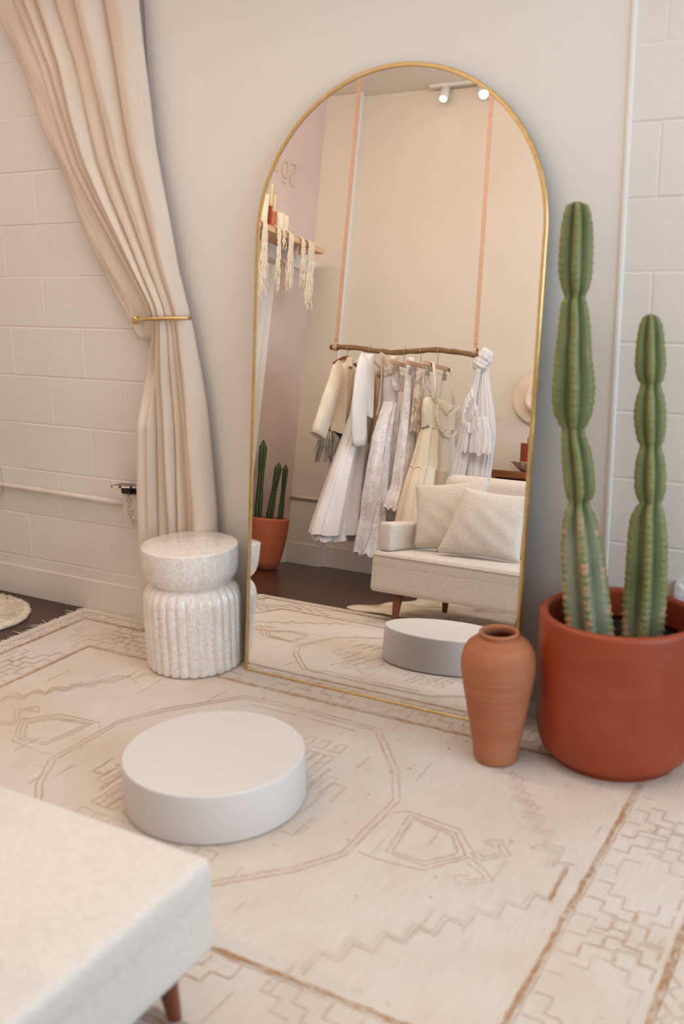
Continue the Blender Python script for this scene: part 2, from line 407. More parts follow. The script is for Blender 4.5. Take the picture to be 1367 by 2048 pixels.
def ribbon(P, wd, mi, jit=0.0015, closed=False):
    P = [Vector((a, b)) for a, b in P]
    if closed: P.append(P[0])
    Q = []
    for a, b in zip(P, P[1:]):
        n = max(1, int((b-a).length/0.02))
        for i in range(n): Q.append(a+(b-a)*i/n)
    Q.append(P[-1])
    for q in Q[1:-1]:
        q.x += random.uniform(-jit, jit); q.y += random.uniform(-jit, jit)
    ZL[0] += 0.0000015
    pr = None
    for i, q in enumerate(Q):
        d = (Q[min(i+1, len(Q)-1)]-Q[max(i-1, 0)])
        if d.length < 1e-6: continue
        d.normalize(); nrm = Vector((-d.y, d.x))*wd/2*random.uniform(0.7, 1.2)
        c = (q+nrm, q-nrm)
        if pr: q4((pr[0].x, pr[0].y, ZL[0]), (pr[1].x, pr[1].y, ZL[0]), (c[1].x, c[1].y, ZL[0]), (c[0].x, c[0].y, ZL[0]), mi)
        pr = c
def sym(P, wd, mi, mx=True, my=True, dbl=0.0):
    for sx in ((1, -1) if mx else (1,)):
        for sy in ((1, -1) if my else (1,)):
            Q = [(RCX+sx*(x-RCX), RCY+sy*(y-RCY)) for x, y in P]
            ribbon(Q, wd, mi)
            if dbl:
                cx = sum(q[0] for q in Q)/len(Q)
                ribbon([(x+(RCX-x)*dbl/0.5, y+(RCY-y)*dbl/0.5) for x, y in Q], wd, mi)
def rect(hx, hy, wd, mi):
    ribbon([(RCX-hx, RCY-hy), (RCX+hx, RCY-hy), (RCX+hx, RCY+hy), (RCX-hx, RCY+hy)], wd, mi, 0.002, True)
rect(1.305, 0.815, 0.010, 2); rect(1.315, 0.825, 0.005, 2); rect(1.065, 0.590, 0.013, 2); rect(1.375, 0.885, 0.005, 3); rect(1.078, 0.602, 0.004, 1)
octa = [(0.265, 0.505), (0.515, 0.145), (0.515, -0.145), (0.265, -0.44), (-0.0, -0.46)]
for s_ in (1.0, 0.965):
    O = [(0.0, 0.515*s_), (0.262*s_, 0.505*s_), (0.44*s_, 0.29*s_), (0.515*s_, 0.145*s_), (0.515*s_, -0.145*s_), (0.44*s_, -0.27*s_), (0.27*s_, -0.44*s_), (0, -0.50*s_)]
    for sx in (1, -1): ribbon([(RCX+sx*x, RCY+y) for x, y in O], 0.006, 1)
# stepped corner lines of the field
st = [(2.366, -1.501)]
x, y = 2.366, -1.423
while x < 2.70 and y < -1.0:
    st += [(x, y), (x+0.047, y-0.006)]; x += 0.047; y += 0.059
sym(st, 0.0055, 1); sym([(a-0.012, b+0.012) for a, b in st], 0.004, 3)
zz = [(2.436, -0.485), (2.489, -0.512), (2.484, -0.568), (2.532, -0.585), (2.531, -0.627), (2.577, -0.635), (2.562, -0.691), (2.616, -0.692), (2.602, -0.739), (2.651, -0.749), (2.642, -0.811), (2.692, -0.819), (2.694, -0.879)]
for sx in (1, -1): ribbon([(RCX+sx*(a-RCX), b) for a, b in zz], 0.005, 1); ribbon([(RCX+sx*(a-RCX)-sx*0.013, b-0.01) for a, b in zz], 0.004, 3)
sym([(2.726, -0.868), (2.731, -1.009)], 0.01, 2, True, False)
# pentagon with ram horns either side of the medallion
H = [[(2.323, -1.009), (2.3, -0.851), (2.424, -0.874), (2.472, -0.94), (2.411, -1.015), (2.323, -1.009)],
     [(2.31, -1.02), (2.285, -0.838), (2.43, -0.86), (2.49, -0.94), (2.418, -1.03), (2.31, -1.02)],
     [(2.245, -0.85), (2.271, -0.822), (2.43, -0.837), (2.51, -0.925)], [(2.248, -1.05), (2.29, -1.06), (2.424, -1.048), (2.504, -0.944)],
     [(2.494, -0.921), (2.53, -0.943), (2.591, -0.882), (2.541, -0.831), (2.506, -0.858), (2.543, -0.872)],
     [(2.51, -0.91), (2.53, -0.925), (2.567, -0.884), (2.541, -0.85)],
     [(2.509, -0.947), (2.552, -0.971), (2.59, -1.001), (2.576, -1.021), (2.52, -1.059), (2.501, -1.031), (2.532, -1.015)],
     [(2.505, -0.965), (2.542, -0.985), (2.57, -1.005), (2.53, -1.035)]]
for h in H: sym(h, 0.005, 1, True, False)
# fretwork inside the medallion
for sx in (1, -1):
    for sy in (1, -1):
        for k in range(5):
            a = 0.05+0.045*k
            ribbon([(RCX+sx*(0.40-a), RCY+sy*0.05), (RCX+sx*(0.40-a), RCY+sy*(0.10+a*0.75)), (RCX+sx*(0.33-a*0.55), RCY+sy*(0.10+a*0.75)), (RCX+sx*(0.33-a*0.55), RCY+sy*(0.06+a*0.35)), (RCX+sx*(0.36-a*0.8), RCY+sy*(0.06+a*0.35))], 0.004, 3 if k % 2 else 1, 0.003)
        for k in range(6):
            bx = 0.08+0.055*(k % 3); by = 0.22+0.08*(k//3)
            ribbon([(RCX+sx*bx, RCY+sy*by), (RCX+sx*(bx+0.04), RCY+sy*by), (RCX+sx*(bx+0.04), RCY+sy*(by+0.05)), (RCX+sx*(bx+0.012), RCY+sy*(by+0.05)), (RCX+sx*(bx+0.012), RCY+sy*(by+0.025))], 0.004, 1, 0.003)
        ribbon([(RCX+sx*0.02, RCY+sy*0.46), (RCX+sx*0.2, RCY+sy*0.455)], 0.005, 1)
# stepped diagonals in the two borders
def zigzag(x0, y0, x1, y1, amp, step, wd, mi, gapp=0.25):
    L = math.hypot(x1-x0, y1-y0); n = int(L/step); dx, dy = (x1-x0)/L, (y1-y0)/L; nx, ny = -dy, dx; run = []
    for i in range(n+1):
        s_ = L*i/n; a = amp*(1 if i % 2 else -1)
        run.append((x0+dx*s_+nx*a, y0+dy*s_+ny*a))
        if random.random() < gapp:
            if len(run) > 1: ribbon(run, wd, mi, 0.002)
            run = []
    if len(run) > 1: ribbon(run, wd, mi, 0.002)
def stairs(u0, u1, s0, dr, swap, wd, mi):
    P = []; u = u0; s_ = s0; k = 0; sg = 1 if u1 > u0 else -1
    while (u1-u)*sg > 0:
        P.append((u, s_))
        if k % 2 == 0: u += sg*random.uniform(0.034, 0.042)
        else: s_ += dr*random.uniform(0.04, 0.052)
        k += 1
    P = [(b_, a_) if swap else (a_, b_) for a_, b_ in P]
    cut = random.randint(2, len(P)) if random.random() < 0.35 else len(P)
    if cut > 1: ribbon(P[:cut], wd, mi, 0.002)
    if len(P)-cut > 1: ribbon(P[cut:], wd, mi, 0.002)
for sx in (1, -1):
    s_ = -0.74; i = 0
    while s_ < 0.74:
        dr = 1 if (i//3) % 2 == 0 else -1; b0 = RCX+sx*1.088; b1 = RCX+sx*1.285
        if abs(s_+dr*0.2) < 0.8: stairs(b0, b1, RCY+s_, dr, False, 0.005, 1 if i % 3 else 3)
        s_ += 0.072; i += 1
for sy in (1, -1):
    s_ = -1.2; i = 0
    while s_ < 1.2:
        dr = 1 if (i//3) % 2 == 0 else -1; b0 = RCY+sy*0.61; b1 = RCY+sy*0.80
        stairs(b0, b1, RCX+s_, dr, True, 0.005, 1 if i % 3 else 3)
        s_ += 0.075; i += 1
for o in (0.02, 0.05):
    hx, hy = 1.31+o, 0.82+o
    for sx in (1, -1): zigzag(RCX+sx*hx, RCY-hy, RCX+sx*hx, RCY+hy, 0.011, 0.022, 0.0045, 1, 0.3)
    for sy in (1, -1): zigzag(RCX-hx, RCY+sy*hy, RCX+hx, RCY+sy*hy, 0.011, 0.022, 0.0045, 1, 0.3)
# faded lines of the woven ground
for i in range(60):
    x = random.uniform(RX0+0.3, RX1-0.3); y = random.uniform(RY0+0.1, RY1-0.3); L = random.uniform(0.03, 0.12)
    ribbon([(x, y), (x+random.uniform(-0.004, 0.004), y+L)], 0.003, 3, 0.0005)
rug = mesh('area_rug', V, F, [M['rug'], M['rl'], M['rb'], M['rf']], None, False, MI)
tag(rug, 'large faded cream wool rug with tan geometric lines and a fringed end', 'rug')
FR = []
for i in range(150):
    for xs, sg in ((RX0, -1), (RX1, 1)):
        y = RY0+0.01+(RY1-RY0-0.02)*i/149+random.uniform(-0.004, 0.004)
        L = random.uniform(0.012, 0.035) if random.random() < 0.85 else random.uniform(0.04, 0.07)
        a = random.uniform(-0.6, 0.6)
        FR.append(([(xs, y, 0.005), (xs+sg*L*0.5, y+L*0.4*a, 0.0045), (xs+sg*L, y+L*a, 0.0025)], [0.0024, 0.002, 0.0008]))
FR.append(([(RX0+(RX1-RX0)*i/120, RY1+0.001+0.0016*sin(i*2.1), 0.0085+0.0012*sin(i*1.3)) for i in range(121)], 0.0035))
fr = tubes('fringe', FR, M['rug'], rug, 5); fr['label'] = 'knotted cream wool fringe'

# ------------------------------------------------------------------ round plinth and fluted stool
pl = lathe('display_plinth', [(0.243, 0.0), (0.249, 0.002), (0.251, 0.006), (0.251, 0.132), (0.2495, 0.1365), (0.246, 0.138)], M['white_matte'], None, 128, smooth=True, c=(0, 0, 0))
pl.location = (1.77, -1.007, RT+0.0022)
for p in pl.data.polygons:
    if len(p.vertices) > 4: p.use_smooth = False
tag(pl, 'low round matte white plinth standing on the cream rug before the sofa', 'plinth')

st_ = thing('accent_stool', (1.113, -0.265, RT+0.0022), 'mother-of-pearl drum stool with bowl seat and fluted base by the curtain', 'stool')
fl = lambda a, r, z: 1-0.05*(1-abs(sin(15*a))**0.8)*min(1, max(0, (0.325-z)/0.05))
lathe('base', [(0.165, 0.0), (0.174, 0.003), (0.177, 0.015), (0.1775, 0.10), (0.179, 0.20), (0.180, 0.235), (0.1785, 0.262), (0.173, 0.283), (0.163, 0.299), (0.152, 0.309), (0.142, 0.315), (0.13, 0.317)], M['pearl'], st_, 360, fl, smooth=True)
lathe('seat', [(0.12, 0.300), (0.138, 0.3145), (0.148, 0.3235), (0.160, 0.336), (0.1685, 0.351), (0.1735, 0.370), (0.1755, 0.392), (0.1755, 0.449), (0.1745, 0.4535), (0.171, 0.455)], M['pearl'], st_, 160, smooth=True)

# ------------------------------------------------------------------ vase and big planter with cacti
vz = RT+0.002
va = lathe('floor_vase', [(0.058, 0.0), (0.063, 0.002), (0.066, 0.008), (0.070, 0.05), (0.079, 0.105), (0.089, 0.162), (0.098, 0.218), (0.106, 0.268), (0.1085, 0.295), (0.1075, 0.318), (0.102, 0.342), (0.090, 0.362), (0.072, 0.376), (0.058, 0.3815), (0.0545, 0.386), (0.0575, 0.392), (0.0585, 0.3965), (0.056, 0.400), (0.050, 0.400), (0.0465, 0.395), (0.047, 0.380), (0.062, 0.365), (0.092, 0.33), (0.095, 0.28), (0.08, 0.15), (0.05, 0.02)], M['terra_vase'], None, 96)
va.location = (2.37, -0.432, vz)
tag(va, 'unglazed clay vase with narrow neck standing before the mirror corner', 'vase')
pot = thing('planter', (2.662, -0.232, vz), 'wide red terracotta planter holding two tall cacti', 'planter')
lathe('pot', [(0.178, 0.0), (0.186, 0.003), (0.187, 0.016), (0.196, 0.019), (0.212, 0.034), (0.222, 0.058), (0.2265, 0.09), (0.2285, 0.2), (0.229, 0.43), (0.2275, 0.440), (0.222, 0.4455), (0.211, 0.4465), (0.205, 0.441), (0.203, 0.43), (0.203, 0.36)], M['terra_pot'], pot, 128, cap1=False)
bm = bmesh.new(); bmesh.ops.create_circle(bm, cap_ends=True, radius=0.2045, segments=64)
for vv in bm.verts: vv.co.z = 0.345
frombm('soil', bm, M['soil'], pot)

def cactus(name, prof, mat, nrib, th0, age_z=None, seg=12, depth=0.42, spine=True, spr=0.012):
    prof = sorted(prof)
    Z = [p[0] for p in prof]; x0, y0 = prof[0][1], prof[0][2]
    tz = lambda k: [(p[0], p[k]) for p in prof]
    TX, TY, TR = tz(1), tz(2), tz(3)
    zs = []; z = Z[0]
    while z < Z[-1]-0.0005:
        zs.append(z); z += 0.006 if Z[-1]-z > 0.03 else 0.002
    zs.append(Z[-1])
    NS = nrib*seg; V = []; F = []; rib = []; age = []; SP = []
    for i, z in enumerate(zs):
        cx, cy, r = interp(TX, z), interp(TY, z), interp(TR, z)
        sc = 1+0.026*sin(z*2*pi/0.021)+0.008*sin(z*2*pi/0.034+1)
        rv = r*(1-depth); tipw = min(0.0065, r*0.16)
        for k_ in range(nrib):
            ar = th0+2*pi*k_/nrib; ur = (cos(ar), sin(ar)); tr = (-sin(ar), cos(ar)); rt = r*sc
            for j in range(seg):
                q = -1+2*j/seg; aq = abs(q); sg = 1 if q > 0 else (-1 if q < 0 else 0)
                # from rib tip (q=0) out to the valleys (q=-1, 1)
                tt = aq**0.9; av = sg*pi/nrib; vx, vy = rv*cos(av), rv*sin(av)
                px_ = rt*(1-tt)+vx*tt-(tipw*0.35 if aq > 0.02 and tt < 0.25 else 0); py_ = (sg*tipw)*(1-tt)+vy*tt
                bul = 0.10*r*sin(pi*tt); py_ += sg*bul*0.6
                V.append((cx-x0+ur[0]*px_+tr[0]*py_, cy-y0+ur[1]*px_+tr[1]*py_, z-Z[0]))
                rib.append(1-tt*0.6); age.append(0 if age_z is None else max(0, min(1, (age_z-z)/0.16)))
        if spine and i % 4 == 2 and r > 0.02:
            for k in range(nrib):
                a = th0+2*pi*k/nrib; rr = r*sc; b = Vector((cx-x0+rr*cos(a), cy-y0+rr*sin(a), z-Z[0]))
                for q in range(3):
                    d = Vector((cos(a+random.uniform(-0.7, 0.7)), sin(a+random.uniform(-0.7, 0.7)), random.uniform(-0.5, 0.6)))*(0.5 if spr == 0.012 else 1)*spr*random.uniform(0.4, 0.9)
                    SP.append(([b-d*0.15, b+d*0.4, b+d], [0.0005, 0.0004, 0.00015]))
    for i in range(len(zs)-1):
        for j in range(NS):
            k = (j+1) % NS; F.append((i*NS+j, i*NS+k, (i+1)*NS+k, (i+1)*NS+j))
    F.append(tuple((len(zs)-1)*NS+j for j in range(NS))); F.append(tuple(range(NS-1, -1, -1)))
    o = mesh(name, V, F, mat, None, True); o.location = (x0, y0, Z[0])
    for nm, dat in (('rib', rib), ('age', age)):
        at = o.data.attributes.new(nm, 'FLOAT', 'POINT'); at.data.foreach_set('value', dat)
    if SP: tubes('spines', SP, M['spine'], o, 4)['kind'] = 'stuff'
    return o
M['spine'] = plain('cactus_spine', lin(196, 176, 140), 0.7)
LC = [(1.594, 2.482, -0.23, 0.0099), (1.587, 2.483, -0.23, 0.0277), (1.574, 2.484, -0.23, 0.035), (1.559, 2.484, -0.231, 0.039), (1.526, 2.485, -0.231, 0.0447), (1.48, 2.485, -0.232, 0.0479), (1.414, 2.486, -0.233, 0.0488), (1.381, 2.488, -0.234, 0.0436), (1.36, 2.489, -0.234, 0.0369), (1.347, 2.489, -0.234, 0.0302), (1.337, 2.488, -0.234, 0.0303), (1.324, 2.487, -0.235, 0.0377), (1.293, 2.489, -0.235, 0.0425), (1.252, 2.491, -0.236, 0.0467), (1.197, 2.491, -0.237, 0.0517), (1.142, 2.494, -0.238, 0.0573), (1.093, 2.496, -0.238, 0.0624), (1.058, 2.496, -0.239, 0.0612), (1.022, 2.498, -0.24, 0.0558), (0.997, 2.5, -0.24, 0.0442), (0.977, 2.502, -0.24, 0.0331), (0.959, 2.504, -0.241, 0.0353), (0.916, 2.513, -0.241, 0.0436), (0.873, 2.52, -0.242, 0.0465), (0.83, 2.526, -0.243, 0.0465), (0.794, 2.53, -0.243, 0.0431), (0.772, 2.529, -0.244, 0.0321), (0.76, 2.529, -0.244, 0.0321), (0.736, 2.531, -0.244, 0.0454), (0.699, 2.535, -0.245, 0.0546), (0.626, 2.545, -0.246, 0.0646), (0.552, 2.555, -0.247, 0.0677), (0.477, 2.565, -0.249, 0.0707), (0.402, 2.577, -0.25, 0.0723), (0.365, 2.582, -0.251, 0.0719)]
RC = [(1.295, 2.683, -0.175, 0.0104), (1.288, 2.684, -0.175, 0.0215), (1.272, 2.685, -0.175, 0.0307), (1.245, 2.686, -0.176, 0.0366), (1.212, 2.687, -0.176, 0.04), (1.171, 2.69, -0.177, 0.044), (1.144, 2.691, -0.178, 0.0428), (1.123, 2.693, -0.178, 0.0376), (1.108, 2.695, -0.178, 0.029), (1.096, 2.695, -0.178, 0.0304), (1.075, 2.696, -0.179, 0.039), (1.04, 2.697, -0.179, 0.0451), (1.006, 2.699, -0.18, 0.0459), (0.975, 2.702, -0.18, 0.0426), (0.953, 2.704, -0.181, 0.038), (0.937, 2.706, -0.181, 0.0307), (0.926, 2.706, -0.181, 0.032), (0.901, 2.707, -0.182, 0.0408), (0.858, 2.709, -0.182, 0.0456), (0.815, 2.711, -0.183, 0.0451), (0.791, 2.713, -0.183, 0.0391), (0.775, 2.716, -0.184, 0.031), (0.765, 2.713, -0.184, 0.0371), (0.735, 2.71, -0.184, 0.0501), (0.691, 2.712, -0.185, 0.0564), (0.633, 2.714, -0.186, 0.0594), (0.558, 2.716, -0.187, 0.0611), (0.483, 2.717, -0.189, 0.0635), (0.407, 2.717, -0.19, 0.0625), (0.365, 2.717, -0.191, 0.0614)]
a0 = math.atan2(-2.981+0.24, 3.342-2.49)
tag(cactus('tall_cactus', LC, M['cactus'], 5, a0+0.10, 0.78, depth=0.60), 'taller cactus, grey-green and scarred at its base, beside the mirror', 'cactus', 'cacti in the planter')
tag(cactus('tall_cactus', RC, M['cactus'], 5, a0+0.04, 0.52, depth=0.58), 'shorter green cactus in the planter, against the block wall', 'cactus', 'cacti in the planter')
# small lace-covered basket behind the planter
M['crochet'] = cloth('white_crochet', lin(206, 200, 198), lin(236, 232, 230), 160, 0.9, 0.8, 60, 0.9)
V = []; F = []; NX_, NZ_ = 60, 60
for sd in (0, 1):
    for i in range(NX_+1):
        for j in range(NZ_+1):
            x = 0.40*i/NX_; top = 0.478+0.012*sin(i*0.9)+0.006*sin(i*2.3); z = top*j/NZ_
            yy = -0.003 if sd else -0.021-0.004*sin(x*60+3*sin(z*20))-0.002*sin(z*70)
            V.append((x, yy, z))
o_ = (NX_+1)*(NZ_+1)
for sd in (0, 1):
    for i in range(NX_):
        for j in range(NZ_):
            a_ = sd*o_+i*(NZ_+1)+j; f = (a_, a_+NZ_+1, a_+NZ_+2, a_+1); F.append(f if sd == 0 else f[::-1])
for i in range(NX_):
    a_ = i*(NZ_+1)+NZ_; F.append((a_, a_+NZ_+1, a_+NZ_+1+o_, a_+o_))
for j in range(NZ_): F.append((j, j+1, j+1+o_, j+o_))
ck = mesh('crocheted_cloth', V, F, M['crochet'], None, True); ck.location = (2.765, 0, RT+0.002)
tag(ck, 'white crocheted cloth propped on the block wall behind the red planter', 'cloth')

# ------------------------------------------------------------------ curtain and brass holdback
cur = thing('curtain', (0.75, -0.07, 0.01), 'long cream linen curtain swept to one side and tied back', 'curtain')
def sheet(name, zs, xl, xr, fy, nu, mats, parent, thick=0.0018):
    V = []; F = []
    for z in zs:
        a, b = xl(z), xr(z)
        for i in range(nu+1):
            u = i/nu; dx, y = fy(u, z)
            V.append((a+(b-a)*u+dx, y, z))
    for r in range(len(zs)-1):
        for i in range(nu):
            k = r*(nu+1)+i; F.append((k, k+1, k+nu+2, k+nu+1))
    o = mesh(name, V, F, mats, None, True); adopt(o, parent)
    md = o.modifiers.new('solid', 'SOLIDIFY'); md.thickness = thick; md.offset = 0
    return o
XRt = sorted([(1.276, 0.994), (1.427, 0.955), (1.601, 0.926), (1.772, 0.894), (1.856, 0.880), (2.054, 0.862), (2.2, 0.848), (2.327, 0.840), (3.2, 0.80)])
XLt = sorted([(1.25, 0.815), (1.30, 0.800), (1.339, 0.776), (1.42, 0.722), (1.538, 0.644), (1.68, 0.55), (1.812, 0.471), (2.0, 0.40), (2.17, 0.345), (2.407, 0.235), (2.7, 0.11), (3.2, -0.08)])
def vfold(u, z, VAL, k0=0.0):
    for k in range(len(VAL)-1):
        if u <= VAL[k+1]+1e-9:
            wd = VAL[k+1]-VAL[k]; q = (u-VAL[k])/wd
            return (max(0.0, sin(pi*q))**0.62)*min(1.0, wd/0.16)*(0.72+0.28*sin(z*1.9+k*2.3+k0))
    return 0.0
def foldwave(u, z, n, ph, sharp):
    w_ = u*n+ph+0.25*sin(u*9+z*0.8)+0.05*hnoise(z*5, u*6)
    s_ = 0.5+0.5*cos(2*pi*w_)
    return s_**sharp
def fy_top(u, z):
    t_ = min(1, max(0, (z-1.26)/0.9)); A = 0.028+0.030*t_
    w_ = 0.018*sin(z*2.3)*(1-t_)
    f1 = vfold(u, z, [0, 0.10+w_, 0.21+w_, 0.35+w_, 0.52, 0.74, 1.0]); f2 = foldwave(u, z*0.9, 9.3, 0.6, 1.0)
    e = 1.0
    dx = 0.010*sin(z*9+u*5)*(1-u)*0.3
    y = -0.050-A*f1*1.15-0.0035*f2*f1-0.004*hnoise(u*7, z*5)*f1-0.030*(1-t_)*sin(pi*u)
    return dx, y
zt = [1.255+0.016*i for i in range(124)]
sheet('drape', zt, lambda z: interp(XLt, z), lambda z: interp(XRt, z), fy_top, 150, M['curtain'], cur)
# the outer part hanging behind the gathered drape
XOt = sorted([(1.17, 0.738), (1.22, 0.700), (1.281, 0.664), (1.393, 0.593), (1.597, 0.484), (1.792, 0.401), (1.969, 0.317), (2.189, 0.226), (2.318, 0.165), (2.7, 0.0), (3.2, -0.18)])
XOr = sorted([(1.17, 0.812), (1.25, 0.83), (1.339, 0.80), (1.538, 0.70), (1.812, 0.55), (2.17, 0.44), (2.407, 0.33), (3.2, 0.05)])
zo = [1.172+0.02*i for i in range(101)]
sheet('back_panel', zo, lambda z: interp(XOt, z), lambda z: interp(XOr, z), lambda u, z: (0.004*hnoise(z*9), -0.040-0.018*sin(pi*min(1, u*1.4))*(0.4+0.6*min(1, abs(z-1.17)*3))-0.006*hnoise(u*5, z*7)), 24, M['curtain'], cur)
XLb = sorted([(0.012, 0.722), (0.335, 0.722), (0.542, 0.730), (0.845, 0.756), (1.0, 0.765), (1.10, 0.782), (1.18, 0.802), (1.262, 0.815)])
XRb = sorted([(0.012, 1.085), (0.46, 1.076), (0.548, 1.076), (0.682, 1.068), (0.851, 1.059), (0.961, 1.049), (1.052, 1.035), (1.142, 1.018), (1.20, 1.008), (1.262, 0.994)])
def fy_bot(u, z):
    t_ = min(1, max(0, (1.26-z)/0.5)); A = 0.024+0.040*t_
    w_ = 0.02*sin(z*3.1)*(1-t_)
    f1 = vfold(u, z, [0, 0.19+w_, 0.36+w_, 0.50+w_, 0.61, 0.70, 1.0], 1.0); f2 = foldwave(u, z, 8.0, 0.2, 1.0)
    y = -0.046-A*f1*1.1-0.003*f2*f1-0.003*hnoise(u*7, z*6)*f1-0.026*(1-t_)*sin(pi*u)
    if u < 0.2: y = -0.046-0.062*min(1, max(0, (1.05-z)/0.2))*min(1, (0.24-u)/0.06)-0.006*sin(u*40)
    return 0.0, min(y, -0.022)
zb_ = [0.010+0.0156*i for i in range(81)]
sheet('lower_drape', zb_, lambda z: interp(XLb, z), lambda z: interp(XRb, z), fy_bot, 130, M['curtain'], cur)
hb = thing('curtain_holdback', (0.772, 0.0, 1.245), 'curved brass holdback hooked around the tied curtain', 'curtain holdback')
P = [(-0.012, -0.012, 0), (-0.012, -0.07, 0.0), (0.0, -0.11, 0.002)]
P += [(0.03, -0.135, 0.003), (0.07, -0.155, 0.006), (0.12, -0.158, 0.010), (0.18, -0.150, 0.012), (0.235, -0.135, 0.013), (0.262, -0.12, 0.013), (0.268, -0.105, 0.013)]
tube('rod', P, 0.0068, M['brass'], hb, 12)
kb = lathe('knob', [(0.001, -0.016), (0.010, -0.014), (0.0155, -0.006), (0.0165, 0.002), (0.014, 0.010), (0.006, 0.015), (0.001, 0.0155)], M['brass'], hb, 28); kb.rotation_euler = (pi/2, 0, 0); kb.location = (-0.012, -0.080, 0)
o = lathe('wall_plate', [(0.004, -0.001), (0.016, 0.0), (0.018, 0.004), (0.016, 0.012), (0.008, 0.016)], M['brass'], hb, 32); o.rotation_euler = (pi/2, 0, 0); o.location = (-0.012, 0, 0)

# ------------------------------------------------------------------ conduit, outlet box, phone
cd = thing('wall_conduit', (0.2, -0.018, 0.508), 'white painted conduit pipe running along the block wall to the outlet box', 'pipe')
tube('pipe', [(-0.70, 0, 0.004), (-0.35, 0, 0.004), (0, 0, 0.0), (0.385, 0, -0.004)], 0.0115, M['white_plastic'], cd, 16)
bm = bmesh.new(); add_box(bm, (-0.545, -0.026, -0.035), (-0.350, 0.016, 0.09), 0.006); frombm('junction_box', bm, M['white_plastic'], cd)
tube('cover_screw', [(-0.352, -0.010, 0.060), (-0.349, -0.010, 0.060)], 0.003, M['dark_hole'], cd, 8)
ob = thing('outlet_box', (0.635, 0.0, 0.502), 'white surface outlet box on the block wall beside the curtain', 'power outlet')
box('box_body', (-0.042, -0.042, -0.056), (0.042, -0.001, 0.056), M['white_plastic'], ob, 0.012, 3, True)
box('cover_plate', (-0.037, -0.046, -0.052), (0.037, -0.0425, 0.052), M['white_plastic'], ob, 0.0015)
for zz_ in (0.022, -0.022):
    s_ = lathe('socket', [(0.001, 0), (0.0165, 0.0), (0.0165, 0.0025), (0.015, 0.0035), (0.001, 0.0035)], M['white_plastic'], ob, 32); s_.location = (0, -0.046, zz_); s_.rotation_euler = (pi/2, 0, 0)
    bm = bmesh.new(); add_box(bm, (-0.007, -0.0008, -0.002), (-0.005, 0.001, 0.007)); add_box(bm, (0.005, -0.0008, -0.002), (0.007, 0.001, 0.007)); add_box(bm, (-0.002, -0.0008, -0.011), (0.002, 0.001, -0.007))
    h_ = frombm('slots', bm, M['dark_hole'], s_); h_.rotation_euler = (-pi/2, 0, 0); h_.location = (0, 0, 0.0036)
for zz_ in (0.046, 0, -0.046): tube('screw', [(0, -0.0455, zz_), (0, -0.0475, zz_)], 0.0022, M['dark_hole'], ob, 8)
t = NT('phone_case_pattern'); vo = t.node('ShaderNodeTexVoronoi'); vo.inputs['Scale'].default_value = 60; t.link(t.map(), vo.inputs['Vector'])
t.col(t.ramp(vo.outputs['Color'], [(0.45, lin(38, 26, 22)), (0.5, lin(236, 214, 196))])); t.set(Roughness=0.5); M['case'] = t.m
ph_ = thing('smartphone', (0.648, -0.055, 0.5905), 'smartphone in a spotted case lying on top of the outlet box', 'phone')
ph_.rotation_euler = (radians(-3), radians(-2), radians(8))
box('case', (-0.065, -0.036, -0.004), (0.085, 0.036, 0.004), M['case'], ph_, 0.004, 3, True)
box('screen', (-0.062, -0.033, 0.0041), (0.082, 0.033, 0.0052), plain('phone_glass', lin(58, 48, 42), 0.12), ph_, 0.0004)
chg = box('charger', (0.620, -0.075, 0.560), (0.668, -0.012, 0.5845), plain('charger_black', lin(28, 22, 20), 0.5), None, 0.004)
tag(chg, 'small black charger block between the phone and the outlet box', 'charger')

# fluffy bath-mat-like sheepskin on the floor by the block wall
def fluffy(name, outline, z0, h, mat, label, cat, hair=1500, hl=0.014, hr=0.0012):
    n = len(outline); cx = sum(p[0] for p in outline)/n; cy = sum(p[1] for p in outline)/n
    R = []
    for f, z in ((1.0, 0.0), (1.015, h*0.35), (0.99, h*0.75), (0.93, h), (0.6, h*1.12), (0.25, h*1.15), (0.02, h*1.15)):
        R.append([((x-cx)*f, (y-cy)*f, z+0.003*hnoise(x*30, y*30)*(1 if z > 0 else 0)) for x, y in outline])
    o = rings(name, R, mat, None); o.location = (cx, cy, z0)
    T = []
    for i in range(hair):
        j = random.randrange(n); k = (j+1) % n; u = random.random(); f = math.sqrt(random.random())*1.0
        x = ((outline[j][0]*(1-u)+outline[k][0]*u)-cx)*f; y = ((outline[j][1]*(1-u)+outline[k][1]*u)-cy)*f
        z = h*1.1 if f < 0.9 else h*(0.5+0.5*(1-f)/0.1)
        d = Vector((random.uniform(-1, 1)+x*2*f, random.uniform(-1, 1)+y*2*f, random.uniform(0.3, 1.0)*(1 if f < 0.95 else 0.3))).normalized()*hl
        b = Vector((x, y, z-0.003)); T.append(([b, b+d*0.55, b+d+Vector((random.uniform(-1, 1), random.uniform(-1, 1), -0.2))*hl*0.3], [hr*1.6, hr*1.3, hr*0.5]))
    tubes('pile', T, mat, o, 4)['kind'] = 'stuff'
    return tag(o, label, cat)
M['fleece'] = cloth('cream_fleece', lin(222, 205, 184), lin(240, 228, 212), 300, 0.95, 0.6, 60, 0.8, 0.4)
OL = []
for i in range(48):
    a = 2*pi*i/48; OL.append((-0.10+0.295*cos(a)*(1+0.02*sin(5*a)), -0.33+0.262*sin(a)*(1+0.03*sin(3*a))))
fl_ = fluffy('fluffy_mat', OL, 0.001, 0.022, M['fleece'], 'fluffy cream sheepskin mat on the dark floor by the block wall', 'mat', 5200, 0.013, 0.0016)

